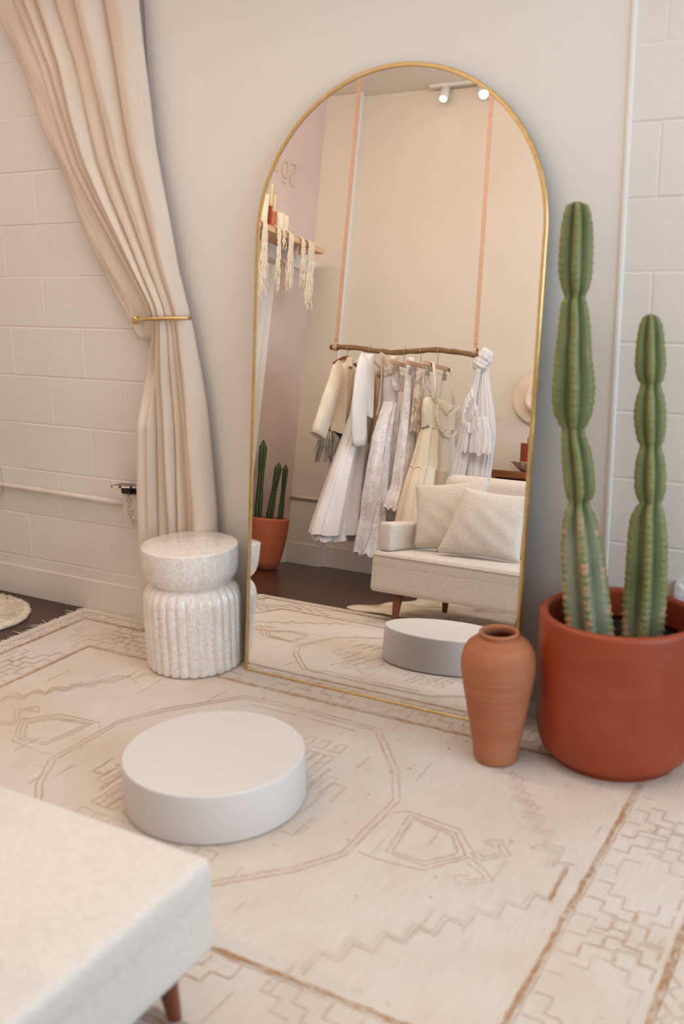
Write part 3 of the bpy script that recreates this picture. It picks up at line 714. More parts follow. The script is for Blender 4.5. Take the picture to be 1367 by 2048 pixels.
# ------------------------------------------------------------------ sofa
so = thing('sofa', (1.68, -2.02, 0.0), 'cream boucle sofa with one low arm and tapered walnut legs facing the mirror', 'sofa')
SZ = Matrix.Translation(-Vector(so.location))
def sofa_part(name, bm, mat=None):
    o = frombm(name, bm, mat or M['boucle'], None, True); adopt(o, so); return o
def soft_box(name, lo, hi, bev, puff=0.0, nd=6, **k):
    bm = bmesh.new(); add_box(bm, lo, hi, bev, 4)
    bmesh.ops.subdivide_edges(bm, edges=[e for e in bm.edges if e.calc_length() > 0.12], cuts=nd, use_grid_fill=True)
    c = (Vector(lo)+Vector(hi))/2; d = (Vector(hi)-Vector(lo))/2
    for v_ in bm.verts:
        q = Vector(((v_.co.x-c.x)/d.x, (v_.co.y-c.y)/d.y, (v_.co.z-c.z)/d.z))
        w_ = (1-q.x**2)*(1-q.y**2)
        v_.co.z += puff*w_*(1 if q.z > 0.5 else 0)
    return bm
SX0, SX1, SY0, SY1 = 1.055, 2.282, -2.36, -1.668
sofa_part('seat_base', soft_box('b', (SX0, SY0, 0.152), (SX1, SY1, 0.328), 0.022))
sofa_part('seat_cushion', soft_box('c', (SX0-0.0005, SY0+0.1, 0.270), (SX1+0.0008, SY1+0.0008, 0.354), 0.0195, 0.020, 10))
WP = [(SX0+0.001, SY0+0.3), (SX0+0.001, SY1-0.012), (SX0+0.014, SY1+0.001), (SX1-0.03, SY1+0.001)]
V_, F_ = tube_data([(x, y, 0.3375) for x, y in WP], 0.0038, 8)
adopt(mesh('piping', V_, F_, M['boucle']), so)
bm = bmesh.new(); add_box(bm, (1.058, SY0+0.01, 0.356), (1.137, -1.70, 0.502), 0.022, 4); sofa_part('armrest', bm)
bm = bmesh.new(); add_box(bm, (1.150, -2.355, 0.356), (2.20, -2.195, 0.772), 0.06, 6, Matrix.Rotation(radians(4), 3, 'X'), (1.7, -2.2, 0.356)); sofa_part('backrest', bm)
def leg(x, y, sx, sy):
    R = []
    for z, r in ((0.0, 0.012), (0.004, 0.0135), (0.08, 0.020), (0.154, 0.0265)):
        k = (0.154-z)/0.154
        R.append([(x+sx*0.02*k+r*cos(a), y+sy*0.02*k+r*sin(a), z+0.0015) for a in [2*pi*j/24 for j in range(24)]])
    adopt(rings('leg', R, M['walnut']), so)
leg(1.20, -1.715, 0.25, 1.4); leg(2.205, -1.745, 0.4, 1); leg(1.225, -2.262, -0.4, -1); leg(2.205, -2.27, 0.4, -1)
for o in so.children:
    if o.name.startswith('leg'): o['label'] = 'tapered walnut leg'

def pillow(name, corners, thick, label, back):
    # corners: BL, BR, TR, TL world points ; back: normal pointing to the sofa's front
    P = [Vector(c) for c in corners]; nrm = (P[1]-P[0]).cross(P[3]-P[0]).normalized()
    if nrm.dot(Vector(back)) < 0: nrm = -nrm
    N = 26; V = []; F = []; base = sum(P, Vector())/4
    for side in (1, -1):
        for i in range(N+1):
            for j in range(N+1):
                u, v_ = i/N, j/N
                su = u+0.0; sv = v_
                # pinch the sides inwards between the corners
                pu = 4*u*(1-u); pv = 4*v_*(1-v_)
                uu = 0.5+(u-0.5)*(1-0.07*pv); vv = 0.5+(v_-0.5)*(1-0.07*pu)
                q = (P[0]*(1-uu)+P[1]*uu)*(1-vv)+(P[3]*(1-uu)+P[2]*uu)*vv
                w_ = (pu*pv)**0.42
                q = q+nrm*side*thick*(w_+0.07*hnoise(u*9, v_*9)*pu*pv+0.05*sin((u+v_)*17)*(pu*pv)**0.5*(1-pu*pv))
                V.append(q-base)
    o_ = (N+1)**2
    for s_ in range(2):
        for i in range(N):
            for j in range(N):
                a = s_*o_+i*(N+1)+j; f = (a, a+1, a+N+2, a+N+1)
                F.append(f if s_ == 1 else f[::-1])
    o = mesh(name, V, F, M['boucle'], None, True); o.location = base
    bm = bmesh.new(); bm.from_mesh(o.data); bmesh.ops.remove_doubles(bm, verts=bm.verts, dist=1e-5); bmesh.ops.recalc_face_normals(bm, faces=bm.faces); bm.to_mesh(o.data); bm.free()
    for p in o.data.polygons: p.use_smooth = True
    return tag(o, label, 'pillow', 'throw pillows on the sofa')
pillow('throw_pillow', [(1.172, -1.90, 0.376), (1.50, -1.96, 0.376), (1.50, -2.03, 0.768), (1.085, -2.03, 0.692)], 0.070, 'square cream pillow leaning by the sofa arm', (0, 1, 0))
pillow('throw_pillow', [(1.345, -1.79, 0.378), (1.76, -1.86, 0.375), (1.75, -1.96, 0.70), (1.42, -1.90, 0.715)], 0.068, 'square cream pillow overlapping the one by the sofa arm', (0, 1, 0))

# hide rug under the sofa
t = NT('cow_hide'); n_ = t.noise(t.map(), 5, 5, 0.6)
t.col(t.ramp(n_, [(0.36, lin(188, 152, 112)), (0.5, lin(226, 208, 182)), (0.7, lin(238, 228, 212))])); t.set(Roughness=0.85, Sheen_Weight=0.3)
t.bump(t.noise(t.map((1, 5, 1)), 90, 3), 0.6, 0.003); M['hide'] = t.m
HO = [(0.80, -1.90), (0.90, -1.865), (1.00, -1.93), (1.12, -1.92), (1.25, -1.955), (1.38, -2.03), (1.52, -2.02), (1.64, -2.11), (1.86, -2.08), (2.00, -2.14), (2.13, -2.3), (2.08, -2.5), (2.15, -2.7), (1.95, -2.8), (1.7, -2.74), (1.45, -2.8), (1.2, -2.74), (1.02, -2.82), (0.86, -2.7), (0.93, -2.5), (0.84, -2.32), (0.88, -2.14), (0.78, -2.02)]
def smooth_loop(P, it=2):
    for _ in range(it):
        Q = []
        for i in range(len(P)):
            a, b = P[i], P[(i+1) % len(P)]
            Q += [(a[0]*.75+b[0]*.25, a[1]*.75+b[1]*.25), (a[0]*.25+b[0]*.75, a[1]*.25+b[1]*.75)]
        P = Q
    return P
HO = smooth_loop(HO, 2); nH = len(HO)
hx_ = sum(p[0] for p in HO)/nH; hy_ = sum(p[1] for p in HO)/nH
hd = rings('hide_rug', [[((x-hx_)*f, (y-hy_)*f, z) for x, y in HO] for f, z in ((1, 0.0), (1.0, 0.004), (0.985, 0.0065), (0.9, 0.007), (0.5, 0.007), (0.02, 0.007))], M['hide'])
hd.location = (hx_, hy_, 0.0009); tag(hd, 'pale brown-and-cream hide rug on the dark floor under the sofa', 'rug')

# ------------------------------------------------------------------ hanging clothes rail
rail = thing('hanging_clothes_rail', (0.5, -2.9, 1.505), 'branch clothes rail hung from the ceiling on two tan leather straps', 'clothes rail')
PP = [(-0.53+1.055*i/24, 0.004*hnoise(i*0.5), 0.012*sin(i*0.42+0.5)+0.003*hnoise(i*0.9)-0.004) for i in range(25)]
tube('branch', PP, [0.0165+0.002*hnoise(i*1.3) for i in range(25)], M['pole'], rail, 14)
def strap(x0, x1):
    bm = bmesh.new(); w_ = 0.0135
    def seg(a, b, th=0.0018):
        d = Vector(b)-Vector(a); L = d.length; ang = math.atan2(d.x, d.z)
        add_box(bm, (a[0]-w_, a[1]-th, a[2]), (a[0]+w_, a[1]+th, a[2]+L), 0.0, 2, Matrix.Rotation(ang, 3, 'Y'), a)
    seg((x0, 0, 0.024), (x1, 0, ZC-1.505))
    o = frombm('strap', bm, M['leather'], rail)
    R = []
    for i in range(25):
        a = 2*pi*i/24; R.append([(x0+sx, 0.022*sin(a)*f, 0.005+0.024*cos(a)*f) for sx, f in ((-w_, 1), (w_, 1), (w_, 0.88), (-w_, 0.88))])
    rings('strap_loop', R, M['leather'], rail, True, False, False, False)
    for sx in (-0.006, 0.006):
        tube('rivet', [(x0+sx, 0.0015, 0.055), (x0+sx, 0.0045, 0.055)], 0.0035, M['brass'], rail, 10)
strap(-0.492, -0.498); strap(0.485, 0.415)

HP = 'garments hung on the branch rail'
def hook(x, z0=1.505, drop=0.085):
    P = [(0, 0.018*cos(a), 0.001+0.020*sin(a)) for a in [radians(-40)+radians(230)*i/10 for i in range(11)]]
    P = P[::-1]
    P = [(0, p[1], p[2]) for p in P][::-1]
    # goes over the branch, then down to the hanger
    Q = [(0, -0.016, -0.014), (0, -0.022, 0.0), (0, -0.016, 0.016), (0, 0, 0.023), (0, 0.016, 0.016), (0, 0.021, 0.0), (0, 0.012, -0.018), (0, 0.0, -0.030), (0, 0.0, -drop)]
    return Q
def clip_hanger(x, label, zt=1.425):
    h = thing('skirt_hanger', (x, -2.9, 1.503), label, 'hanger', 'hangers on the branch rail')
    d = 1.503-zt
    tube('hook', hook(x, drop=d), 0.0018, M['steel'], h, 8)
    box('bar', (-0.008, -0.19, -d-0.025), (0.008, 0.19, -d), M['hangerwood'], h, 0.003)
    tube('rod', [(0, -0.16, -d-0.052), (0, 0.16, -d-0.052)], 0.0014, M['steel'], h, 8)
    for y in (-0.13, 0.13):
        bm = bmesh.new(); add_box(bm, (-0.009, y-0.009, -d-0.085), (0.009, y+0.009, -d-0.045), 0.002); add_box(bm, (-0.002, y-0.002, -d-0.055), (0.002, y+0.002, -d-0.02)); frombm('clip', bm, M['steel'], h)
    return h
def shirt_hanger(x, label, mat, drop=0.075, w_=0.19):
    h = thing('coat_hanger', (x, -2.9, 1.503), label, 'hanger', 'hangers on the branch rail')
    tube('hook', hook(x, drop=drop+0.003), 0.0018, M['steel'], h, 8)
    P = [(0, -w_+2*w_*i/16, -drop-0.004-0.055*abs(-1+2*i/16)**1.5) for i in range(17)]
    tube('shoulder_bar', P, [0.006+0.007*(1-abs(-1+i/8)) for i in range(17)], mat, h, 10)
    return h

def garment(name, X, rows, mat, label, cat, depth=(0.035, 0.05), pleats=9, amp=(0.002, 0.012), origin=None, step=0.02, hemw=0.006, close=False, part_of=None, n=120, fit=True):
    """rows: (z, y_near, y_far) outline of the cloth in the plane it hangs in (x = X)."""
    rows = sorted(rows, reverse=True); z1, z0 = rows[0][0], rows[-1][0]
    A = sorted((r[0], r[1]) for r in rows); B = sorted((r[0], r[2]) for r in rows)
    zs = []; z = z1
    while z > z0+1e-4: zs.append(z); z -= step
    zs.append(z0)
    R = []
    for z in zs:
        k = (z1-z)/(z1-z0); ya, yb = interp(A, z), interp(B, z)
        c, hw = (ya+yb)/2, abs(ya-yb)/2; d = depth[0]+(depth[1]-depth[0])*k; am = amp[0]+(amp[1]-amp[0])*k
        if fit: hw = math.sqrt(max((0.5*hw)**2, hw*hw-(1.8*(d+am*0.6))**2))
        ring = []
        for j in range(n):
            a = 2*pi*j/n; ca, sa = cos(a), sin(a)
            pl_ = cos(pleats*a+0.8*sin(2*a+X*9)+0.5*hnoise(z*3, a))*am + 0.3*am*cos(pleats*2.3*a+z*4)
            ey = (abs(ca)**0.8)*(1 if ca >= 0 else -1); ex = (abs(sa)**0.8)*(1 if sa >= 0 else -1)
            zz2 = z+(hemw*sin(pleats*a) if z == z0 else 0)
            ring.append((X+(d+pl_)*ex, c+(hw+pl_*0.3)*ey, zz2))
        R.append(ring)
    o = rings(name, R, mat, None, True, True, close)
    return o
def gthing(name, x, z, label, cat, y=-2.9):
    return thing(name, (x, y, z), label, cat, HP)

M['brocade'] = cloth('cream_brocade', lin(220, 203, 178), lin(238, 226, 208), 140, 0.45, 0.5, 22, 0.7, 0.1)
M['white_wool'] = cloth('ivory_coat_cloth', lin(232, 226, 220), lin(240, 236, 232), 500, 0.7, 0.3, 10, 0.3)
M['cream_satin'] = cloth('cream_satin', lin(226, 210, 190), lin(236, 224, 206), 300, 0.4, 0.1, 8, 0.3)
M['white_satin'] = cloth('white_satin', lin(228, 220, 218), lin(240, 236, 236), 300, 0.4, 0.08, 6, 0.2, stretch=(1, 1, 0.2))
M['linen_cream'] = cloth('cream_linen_dress', lin(224, 206, 182), lin(236, 221, 200), 500, 0.85, 0.3, 14, 0.4, stretch=(1, 1, 0.3))
M['beige_slip'] = cloth('beige_slip', lin(206, 176, 142), lin(218, 190, 158), 400, 0.6, 0.2, 10, 0.3)
M['white_cotton'] = cloth('white_gauze_cotton', lin(236, 232, 232), lin(246, 243, 243), 420, 0.8, 0.25, 16, 0.4, trans=0.25, stretch=(1, 1, 0.3))
def lace(name, c1, c2, scale=70, thr=0.12, solid=0.6, trans=0.15):
    t = NT(name); v = t.map()
    vo = t.node('ShaderNodeTexVoronoi', feature='DISTANCE_TO_EDGE'); vo.inputs['Scale'].default_value = scale; t.link(v, vo.inputs['Vector'])
    big = t.ramp(t.noise(v, 22, 3), [(0.45, (0, 0, 0, 1)), (0.55, (1, 1, 1, 1))])
    net = t.ramp(vo.outputs['Distance'], [(thr, (1, 1, 1, 1)), (thr+0.08, (0, 0, 0, 1))])
    f = t.math('MAXIMUM', net, big)
    t.col(t.mix(f, c1, c2)); t.set(Roughness=0.85)
    al = t.math('ADD', t.math('MULTIPLY', f, 1-solid), solid)
    t.link(al, t.b.inputs['Alpha']); t.bump(f, 0.5, 0.002); return t.m
M['lace'] = lace('white_lace', lin(232, 224, 222), lin(246, 243, 245), 120, 0.10, 0.86)
M['tulle'] = lace('sheer_tulle', lin(214, 198, 186), lin(238, 230, 226), 120, 0.08, 0.35)
M['nude_tulle'] = lace('nude_tulle', lin(214, 192, 172), lin(232, 218, 204), 140, 0.06, 0.25)

# 1 short brocade jacket on a mahogany hanger, with a grey fringed top under it
shirt_hanger(0.10, 'dark red-brown wooden hanger holding the brocade jacket', M['hangerdark'], 0.055, 0.17)
g = gthing('short_jacket', 0.10, 1.45, 'short cream brocade jacket at the corner end of the rail', 'jacket')
adopt(garment('body', 0.10, [(1.435, -2.865, -2.935), (1.40, -2.80, -2.99), (1.356, -2.775, -3.02), (1.227, -2.765, -3.0), (1.10, -2.73, -2.985), (0.985, -2.69, -2.985), (0.955, -2.70, -2.96)], M['brocade'], '', '', (0.03, 0.075), 5, (0.002, 0.009)), g)
def sleeve(pts, rad, mat, parent, name='sleeve', flat=0.6):
    R = []; n = len(pts)
    for i, (p, r) in enumerate(zip(pts, rad)):
        p = Vector(p); t_ = (Vector(pts[min(i+1, n-1)])-Vector(pts[max(i-1, 0)])).normalized()
        a_ = Vector((1, 0, 0)); b_ = t_.cross(a_).normalized()
        R.append([tuple(p+a_*r*flat*cos(q)*(1+0.08*sin(3*q+i))+b_*r*sin(q)*(1+0.05*sin(4*q+i*0.7))) for q in [2*pi*j/28 for j in range(28)]])
    o = rings(name, R, mat, None, True, True, False); adopt(o, parent)
    md = o.modifiers.new('solid', 'SOLIDIFY'); md.thickness = 0.002
    return o
sleeve([(0.115, -2.79, 1.385), (0.13, -2.735, 1.33), (0.14, -2.70, 1.24), (0.145, -2.645, 1.14), (0.145, -2.60, 1.03), (0.14, -2.568, 0.955), (0.14, -2.555, 0.915)], [0.04, 0.068, 0.078, 0.08, 0.078, 0.075, 0.075], M['brocade'], g, flat=0.45)
sleeve([(0.09, -3.0, 1.385), (0.09, -3.05, 1.33), (0.09, -3.08, 1.2), (0.09, -3.10, 1.05), (0.09, -3.11, 0.96)], [0.035, 0.06, 0.07, 0.068, 0.065], M['brocade'], g)
adopt(garment('collar', 0.115, [(1.448, -2.86, -2.93), (1.42, -2.835, -2.95), (1.38, -2.845, -2.90)], M['brocade'], '', '', (0.03, 0.045), 2, (0.001, 0.002)), g)
g = gthing('fringed_top', 0.09, 0.98, 'silver-grey fringe hanging below the brocade jacket', 'top')
M['greyfringe'] = cloth('grey_fringe', lin(128, 120, 104), lin(206, 200, 186), 300, 0.5, 0.3, 80, 0.5)
adopt(garment('yoke', 0.085, [(1.05, -2.74, -2.94), (0.96, -2.725, -2.95), (0.90, -2.71, -2.93)], plain('dark_yoke', lin(86, 76, 66), 0.8), '', '', (0.03, 0.045), 4, (0.002, 0.006)), g)
T = []
for i in range(120):
    a = 2*pi*random.random(); y = -2.825+0.112*cos(a); x = 0.085+0.045*sin(a); L = random.uniform(0.13, 0.21)
    T.append(([(x, y, 0.955), (x+0.004*random.uniform(-1, 1)+0.02*sin(a), y+0.01*cos(a)+0.01*random.uniform(-1, 1), 0.90), (x+0.03*sin(a)+0.01*random.uniform(-1, 1), y+0.02*cos(a)+0.015*random.uniform(-1, 1), 0.955-L)], [0.003, 0.0034, 0.002]))
adopt(tubes('fringe', T, M['greyfringe'], None, 5), g)['kind'] = 'stuff'
# 2 long white coat over a long white dress, padded hanger
shirt_hanger(0.26, 'padded satin hanger under the ivory coat', M['cream_satin'], 0.05, 0.19)
g = gthing('long_white_dress', 0.235, 1.36, 'long plain white satin dress under the ivory coat', 'dress')
adopt(garment('skirt', 0.235, [(1.36, -2.80, -2.99), (1.10, -2.775, -2.995), (0.936, -2.70, -3.02), (0.747, -2.60, -3.03), (0.53, -2.50, -3.03), (0.36, -2.42, -3.03), (0.315, -2.405, -3.03)], M['white_satin'], '', '', (0.04, 0.09), 7, (0.002, 0.020), step=0.025, hemw=0.003), g)
adopt(garment('lining', 0.235, [(0.5, -2.53, -3.0), (0.29, -2.45, -3.0), (0.275, -2.45, -3.0)], M['lace'], '', '', (0.05, 0.07), 9, (0.012, 0.016), step=0.02, hemw=0.006), g)
g = gthing('ivory_coat', 0.275, 1.47, 'ivory long-sleeved coat with a rounded hem over the plain satin dress', 'coat')
adopt(garment('body', 0.275, [(1.468, -2.80, -2.90), (1.44, -2.74, -2.93), (1.373, -2.73, -2.95), (1.263, -2.725, -2.95), (1.158, -2.74, -2.94), (1.09, -2.785, -2.91), (1.07, -2.80, -2.89)], M['white_wool'], '', '', (0.045, 0.078), 3, (0.001, 0.004)), g)
sleeve([(0.30, -2.765, 1.44), (0.315, -2.735, 1.38), (0.33, -2.705, 1.29), (0.335, -2.695, 1.13), (0.335, -2.715, 1.0), (0.335, -2.735, 0.93), (0.335, -2.742, 0.885)], [0.05, 0.072, 0.082, 0.086, 0.083, 0.08, 0.078], M['white_wool'], g, flat=0.34)
sleeve([(0.25, -2.98, 1.43), (0.235, -3.02, 1.36), (0.235, -3.03, 1.2), (0.235, -3.03, 1.02), (0.235, -3.03, 0.9)], [0.04, 0.06, 0.066, 0.064, 0.06], M['white_wool'], g, flat=0.42)
bm = bmesh.new()
LP = [(-2.835, 1.482), (-2.90, 1.478), (-2.955, 1.40), (-2.962, 1.28), (-2.935, 1.15), (-2.895, 1.09), (-2.87, 1.085), (-2.875, 1.14), (-2.88, 1.28), (-2.87, 1.40)]
vs0 = [bm.verts.new((0.367+0.006*sin(i), y, z)) for i, (y, z) in enumerate(LP)]; vs1 = [bm.verts.new((0.373+0.006*sin(i), y, z)) for i, (y, z) in enumerate(LP)]
bm.faces.new(vs0); bm.faces.new(vs1[::-1])
for i in range(len(LP)): bm.faces.new((vs0[i], vs0[(i+1) % len(LP)], vs1[(i+1) % len(LP)], vs1[i]))
adopt(frombm('lapel', bm, M['cream_satin']), g)
# beige satin dress with a deep neckline
g = gthing('beige_dress', 0.345, 1.43, 'beige satin dress with a deep neckline seen between coat and lace', 'dress')
adopt(garment('dress_body', 0.33, [(1.37, -2.90, -3.06), (1.30, -2.89, -3.075), (1.18, -2.90, -3.09), (1.02, -2.90, -3.11), (0.8, -2.88, -3.13), (0.62, -2.87, -3.15)], M['beige_slip'], '', '', (0.03, 0.06), 5, (0.002, 0.01)), g)
for y0, y1 in ((-2.965, -2.925), (-2.985, -3.035)):
    V_, F_ = tube_data([(0.34, (y0+y1)/2, 1.452), (0.35, y1, 1.40), (0.345, y1, 1.34)], [0.008, 0.016, 0.026], 12); adopt(mesh('strap', V_, F_, M['beige_slip']), g)
# 3 lace and tulle gown
clip_hanger(0.51, 'wooden clip hanger holding the lace gown')
def ruffle(parent, pts, w_, amp, freq, mat, name='ruffle', drop=(0, 0, -1)):
    V = []; F = []; L = 0; m_ = 6; D = Vector(drop).normalized()
    Q = []
    for a, b in zip(pts, pts[1:]):
        a, b = Vector(a), Vector(b); n_ = max(2, int((b-a).length/0.003))
        for i in range(n_): Q.append(a+(b-a)*i/n_)
    for i, q in enumerate(Q):
        t_ = (Q[min(i+1, len(Q)-1)]-Q[max(i-1, 0)]).normalized(); nr = t_.cross(D).normalized()
        for k in range(m_+1):
            f = k/m_; V.append(q+D*w_*f*(1+0.12*sin(i*freq*0.6))+nr*amp*f*sin(i*freq+f*0.7))
    for i in range(len(Q)-1):
        for k in range(m_):
            a = i*(m_+1)+k; F.append((a, a+1, a+m_+2, a+m_+1))
    o = mesh(name, V, F, mat, None, True); adopt(o, parent); return o
g = gthing('lace_gown', 0.44, 1.44, 'floor-length white lace gown with a ruffled neckline and loose ribbon', 'dress')
adopt(garment('bodice', 0.44, [(1.345, -2.80, -3.0), (1.266, -2.80, -2.985), (1.18, -2.835, -2.99), (1.15, -2.84, -2.99)], M['white_cotton'], '', '', (0.045, 0.04), 6, (0.002, 0.004)), g)
adopt(garment('yoke', 0.44, [(1.46, -2.79, -2.93), (1.43, -2.77, -2.96), (1.34, -2.79, -3.01)], M['nude_tulle'], '', '', (0.035, 0.046), 4, (0.001, 0.002)), g)
adopt(garment('skirt', 0.44, [(1.175, -2.83, -3.0), (1.10, -2.79, -3.04), (0.95, -2.73, -3.08), (0.765, -2.70, -3.09), (0.547, -2.67, -3.07), (0.298, -2.655, -3.0), (0.205, -2.645, -2.98)], M['lace'], '', '', (0.045, 0.095), 10, (0.004, 0.017), step=0.025, hemw=0.012), g)
adopt(garment('underskirt', 0.44, [(1.16, -2.84, -2.99), (0.95, -2.76, -3.05), (0.60, -2.71, -3.05), (0.30, -2.70, -2.98)], M['white_satin'], '', '', (0.035, 0.06), 8, (0.003, 0.012), step=0.03), g)
for k, (zr, dd) in enumerate(((1.375, 0.052), (1.335, 0.058))):
    ruffle(g, [(0.44+dd, -2.79, zr), (0.44+dd+0.005, -2.87, zr-0.03), (0.44+dd, -2.96, zr-0.02), (0.44+dd*0.4, -3.04, zr-0.015)], 0.06, 0.010, 0.5+0.1*k, M['tulle'])
V_, F_ = [], []
RP = [(0.50, -2.80, 0.9), (0.51, -2.74, 0.7), (0.51, -2.70, 0.5), (0.50, -2.68, 0.35), (0.49, -2.655, 0.26), (0.46, -2.60, 0.17)]
for i, (x, y, z) in enumerate(RP): V_ += [(x, y-0.012, z), (x+0.004, y+0.012, z)]
for i in range(len(RP)-1): F_.append((2*i, 2*i+1, 2*i+3, 2*i+2))
o = mesh('ribbon', V_, F_, M['white_satin']); adopt(o, g); md = o.modifiers.new('s', 'SOLIDIFY'); md.thickness = 0.0015
# 4 narrow lace robe
clip_hanger(0.628, 'wooden clip hanger holding the narrow lace robe')
g = gthing('lace_robe', 0.58, 1.45, 'narrow white lace robe with a scalloped hem, shorter than the lace gown', 'dress')
adopt(garment('robe_body', 0.59, [(1.455, -2.80, -2.86), (1.40, -2.79, -2.90), (1.28, -2.79, -2.96), (1.185, -2.79, -3.0), (1.03, -2.785, -3.02), (0.844, -2.77, -3.0), (0.657, -2.745, -2.94), (0.56, -2.70, -2.88), (0.51, -2.70, -2.85)], M['lace'], '', '', (0.018, 0.045), 7, (0.003, 0.012), hemw=0.012), g)
adopt(garment('robe_lining', 0.585, [(1.45, -2.81, -2.855), (1.28, -2.80, -2.95), (1.03, -2.795, -3.0), (0.80, -2.78, -2.98), (0.72, -2.775, -2.97)], M['white_satin'], '', '', (0.012, 0.028), 5, (0.002, 0.008)), g)
g = gthing('tulle_top', 0.645, 1.40, 'sheer nude tulle top hanging behind the cream sundress straps', 'top')
adopt(garment('tulle_body', 0.65, [(1.385, -2.83, -2.98), (1.30, -2.80, -3.04), (1.15, -2.80, -3.08), (1.0, -2.80, -3.1)], M['nude_tulle'], '', '', (0.015, 0.03), 6, (0.002, 0.008)), g)
# 5 cream sundress
clip_hanger(0.744, 'wooden clip hanger nearest the knotted dress, holding the cream sundress')
g = gthing('cream_sundress', 0.72, 1.42, 'cream linen sundress with wide straps and a ruffled heart neckline', 'dress')
adopt(garment('bodice', 0.74, [(1.215, -2.80, -3.00), (1.20, -2.775, -3.16), (1.17, -2.765, -3.225), (1.13, -2.765, -3.235), (1.06, -2.79, -3.235), (1.03, -2.795, -3.235)], M['linen_cream'], '', '', (0.030, 0.05), 4, (0.002, 0.004), fit=False), g)
adopt(garment('skirt', 0.74, [(1.04, -2.795, -3.23), (0.913, -2.745, -3.27), (0.789, -2.70, -3.29), (0.78, -2.69, -3.295)], M['linen_cream'], '', '', (0.05, 0.085), 11, (0.004, 0.013), step=0.02), g)
adopt(garment('lower_tier', 0.74, [(0.785, -2.695, -3.29), (0.667, -2.64, -3.31), (0.516, -2.59, -3.32), (0.42, -2.57, -3.33)], M['linen_cream'], '', '', (0.086, 0.11), 12, (0.012, 0.020), step=0.02), g)
def wstrap(P, w_, mat, parent):
    V = []; F = []
    for x, y, z in P: V += [(x, y-w_, z), (x, y+w_, z)]
    for i in range(len(P)-1): F.append((2*i, 2*i+1, 2*i+3, 2*i+2))
    o = mesh('strap', V, F, mat, None); adopt(o, parent); md = o.modifiers.new('s', 'SOLIDIFY'); md.thickness = 0.003; return o
wstrap([(0.785, -2.83, 1.20), (0.778, -2.83, 1.30), (0.765, -2.80, 1.42), (0.745, -2.80, 1.432)], 0.021, M['linen_cream'], g)
wstrap([(0.778, -3.13, 1.20), (0.775, -3.10, 1.30), (0.765, -3.07, 1.42), (0.745, -3.07, 1.43)], 0.018, M['linen_cream'], g)
wstrap([(0.70, -2.80, 1.20), (0.72, -2.78, 1.33), (0.735, -2.79, 1.43)], 0.010, M['linen_cream'], g)
wstrap([(0.70, -3.08, 1.16), (0.715, -3.05, 1.30), (0.73, -3.05, 1.42)], 0.014, M['linen_cream'], g)
HC = [(0.795, -2.85, 1.205), (0.80, -2.96, 1.17), (0.80, -3.02, 1.135), (0.80, -3.09, 1.165), (0.795, -3.17, 1.20), (0.792, -3.225, 1.17)]
ruffle(g, HC, 0.018, 0.006, 0.7, M['linen_cream'], 'neck_ruffle')
HC2 = [(0.797, -2.85, 1.20), (0.803, -2.83, 1.14), (0.806, -2.88, 1.06), (0.81, -2.98, 1.015), (0.81, -3.08, 1.01), (0.806, -3.17, 1.05), (0.80, -3.225, 1.12), (0.795, -3.23, 1.17)]
ruffle(g, HC2, 0.028, 0.008, 0.7, M['linen_cream'], 'heart_ruffle')
# 6 white gown knotted over the end of the rail
g = gthing('knotted_white_gown', 1.05, 1.50, 'white ruffled gown knotted over the free end of the rail', 'dress')
def blob(name, c, r, mat, parent, seed):
    bm = bmesh.new(); bmesh.ops.create_icosphere(bm, subdivisions=4, radius=1.0)
    for v_ in bm.verts:
        p = v_.co.copy(); k = 1+0.16*hnoise(p.x*4+seed, p.y*4, p.z*3)+0.06*sin(9*p.z+4*p.x+seed)
        v_.co = Vector((c[0]+p.x*r[0]*k, c[1]+p.y*r[1]*k, c[2]+p.z*r[2]*k))
    o = frombm(name, bm, mat, None, True); adopt(o, parent); return o
blob('knot', (1.055, -2.895, 1.475), (0.042, 0.05, 0.058), M['white_cotton'], g, 1.0)
blob('knot_fold', (1.035, -2.875, 1.435), (0.045, 0.04, 0.045), M['white_cotton'], g, 3.3)
def garment_xz(name, Y, rows, mat, parent, **k):
    o = garment(name, 0, [(z, a, b) for z, a, b in rows], mat, '', '', fit=False, **k)
    for v_ in o.data.vertices: x, y, z = v_.co; v_.co = (y, Y+x, z)
    bm = bmesh.new(); bm.from_mesh(o.data); bmesh.ops.recalc_face_normals(bm, faces=bm.faces); bm.to_mesh(o.data); bm.free()
    adopt(o, parent); return o
garment_xz('gown_back', -2.90, [(1.42, 1.035, 1.082), (1.38, 1.035, 1.085), (1.29, 1.03, 1.108), (1.154, 1.03, 1.145), (1.05, 1.025, 1.165), (0.98, 1.02, 1.17), (0.85, 1.02, 1.165), (0.60, 1.02, 1.155)], M['white_cotton'], g, depth=(0.02, 0.05), pleats=15, amp=(0.002, 0.006))
garment_xz('gown_train', -2.855, [(1.40, 1.025, 1.05), (1.30, 1.005, 1.045), (1.154, 0.985, 1.035), (1.0, 0.96, 1.03), (0.816, 0.93, 1.02), (0.55, 0.885, 1.0)], M['white_cotton'], g, depth=(0.015, 0.035), pleats=13, amp=(0.002, 0.006))
ruffle(g, [(1.035, -2.80, 1.30), (1.0, -2.79, 1.22), (0.985, -2.79, 1.14), (1.02, -2.79, 1.08), (1.06, -2.79, 1.06)], 0.055, 0.012, 0.55, M['white_cotton'], 'ruffle', (0.25, 0, -1))
ruffle(g, [(1.04, -2.82, 1.24), (1.06, -2.80, 1.17), (1.08, -2.80, 1.09)], 0.06, 0.012, 0.5, M['white_cotton'], 'ruffle', (0.4, 0, -1))
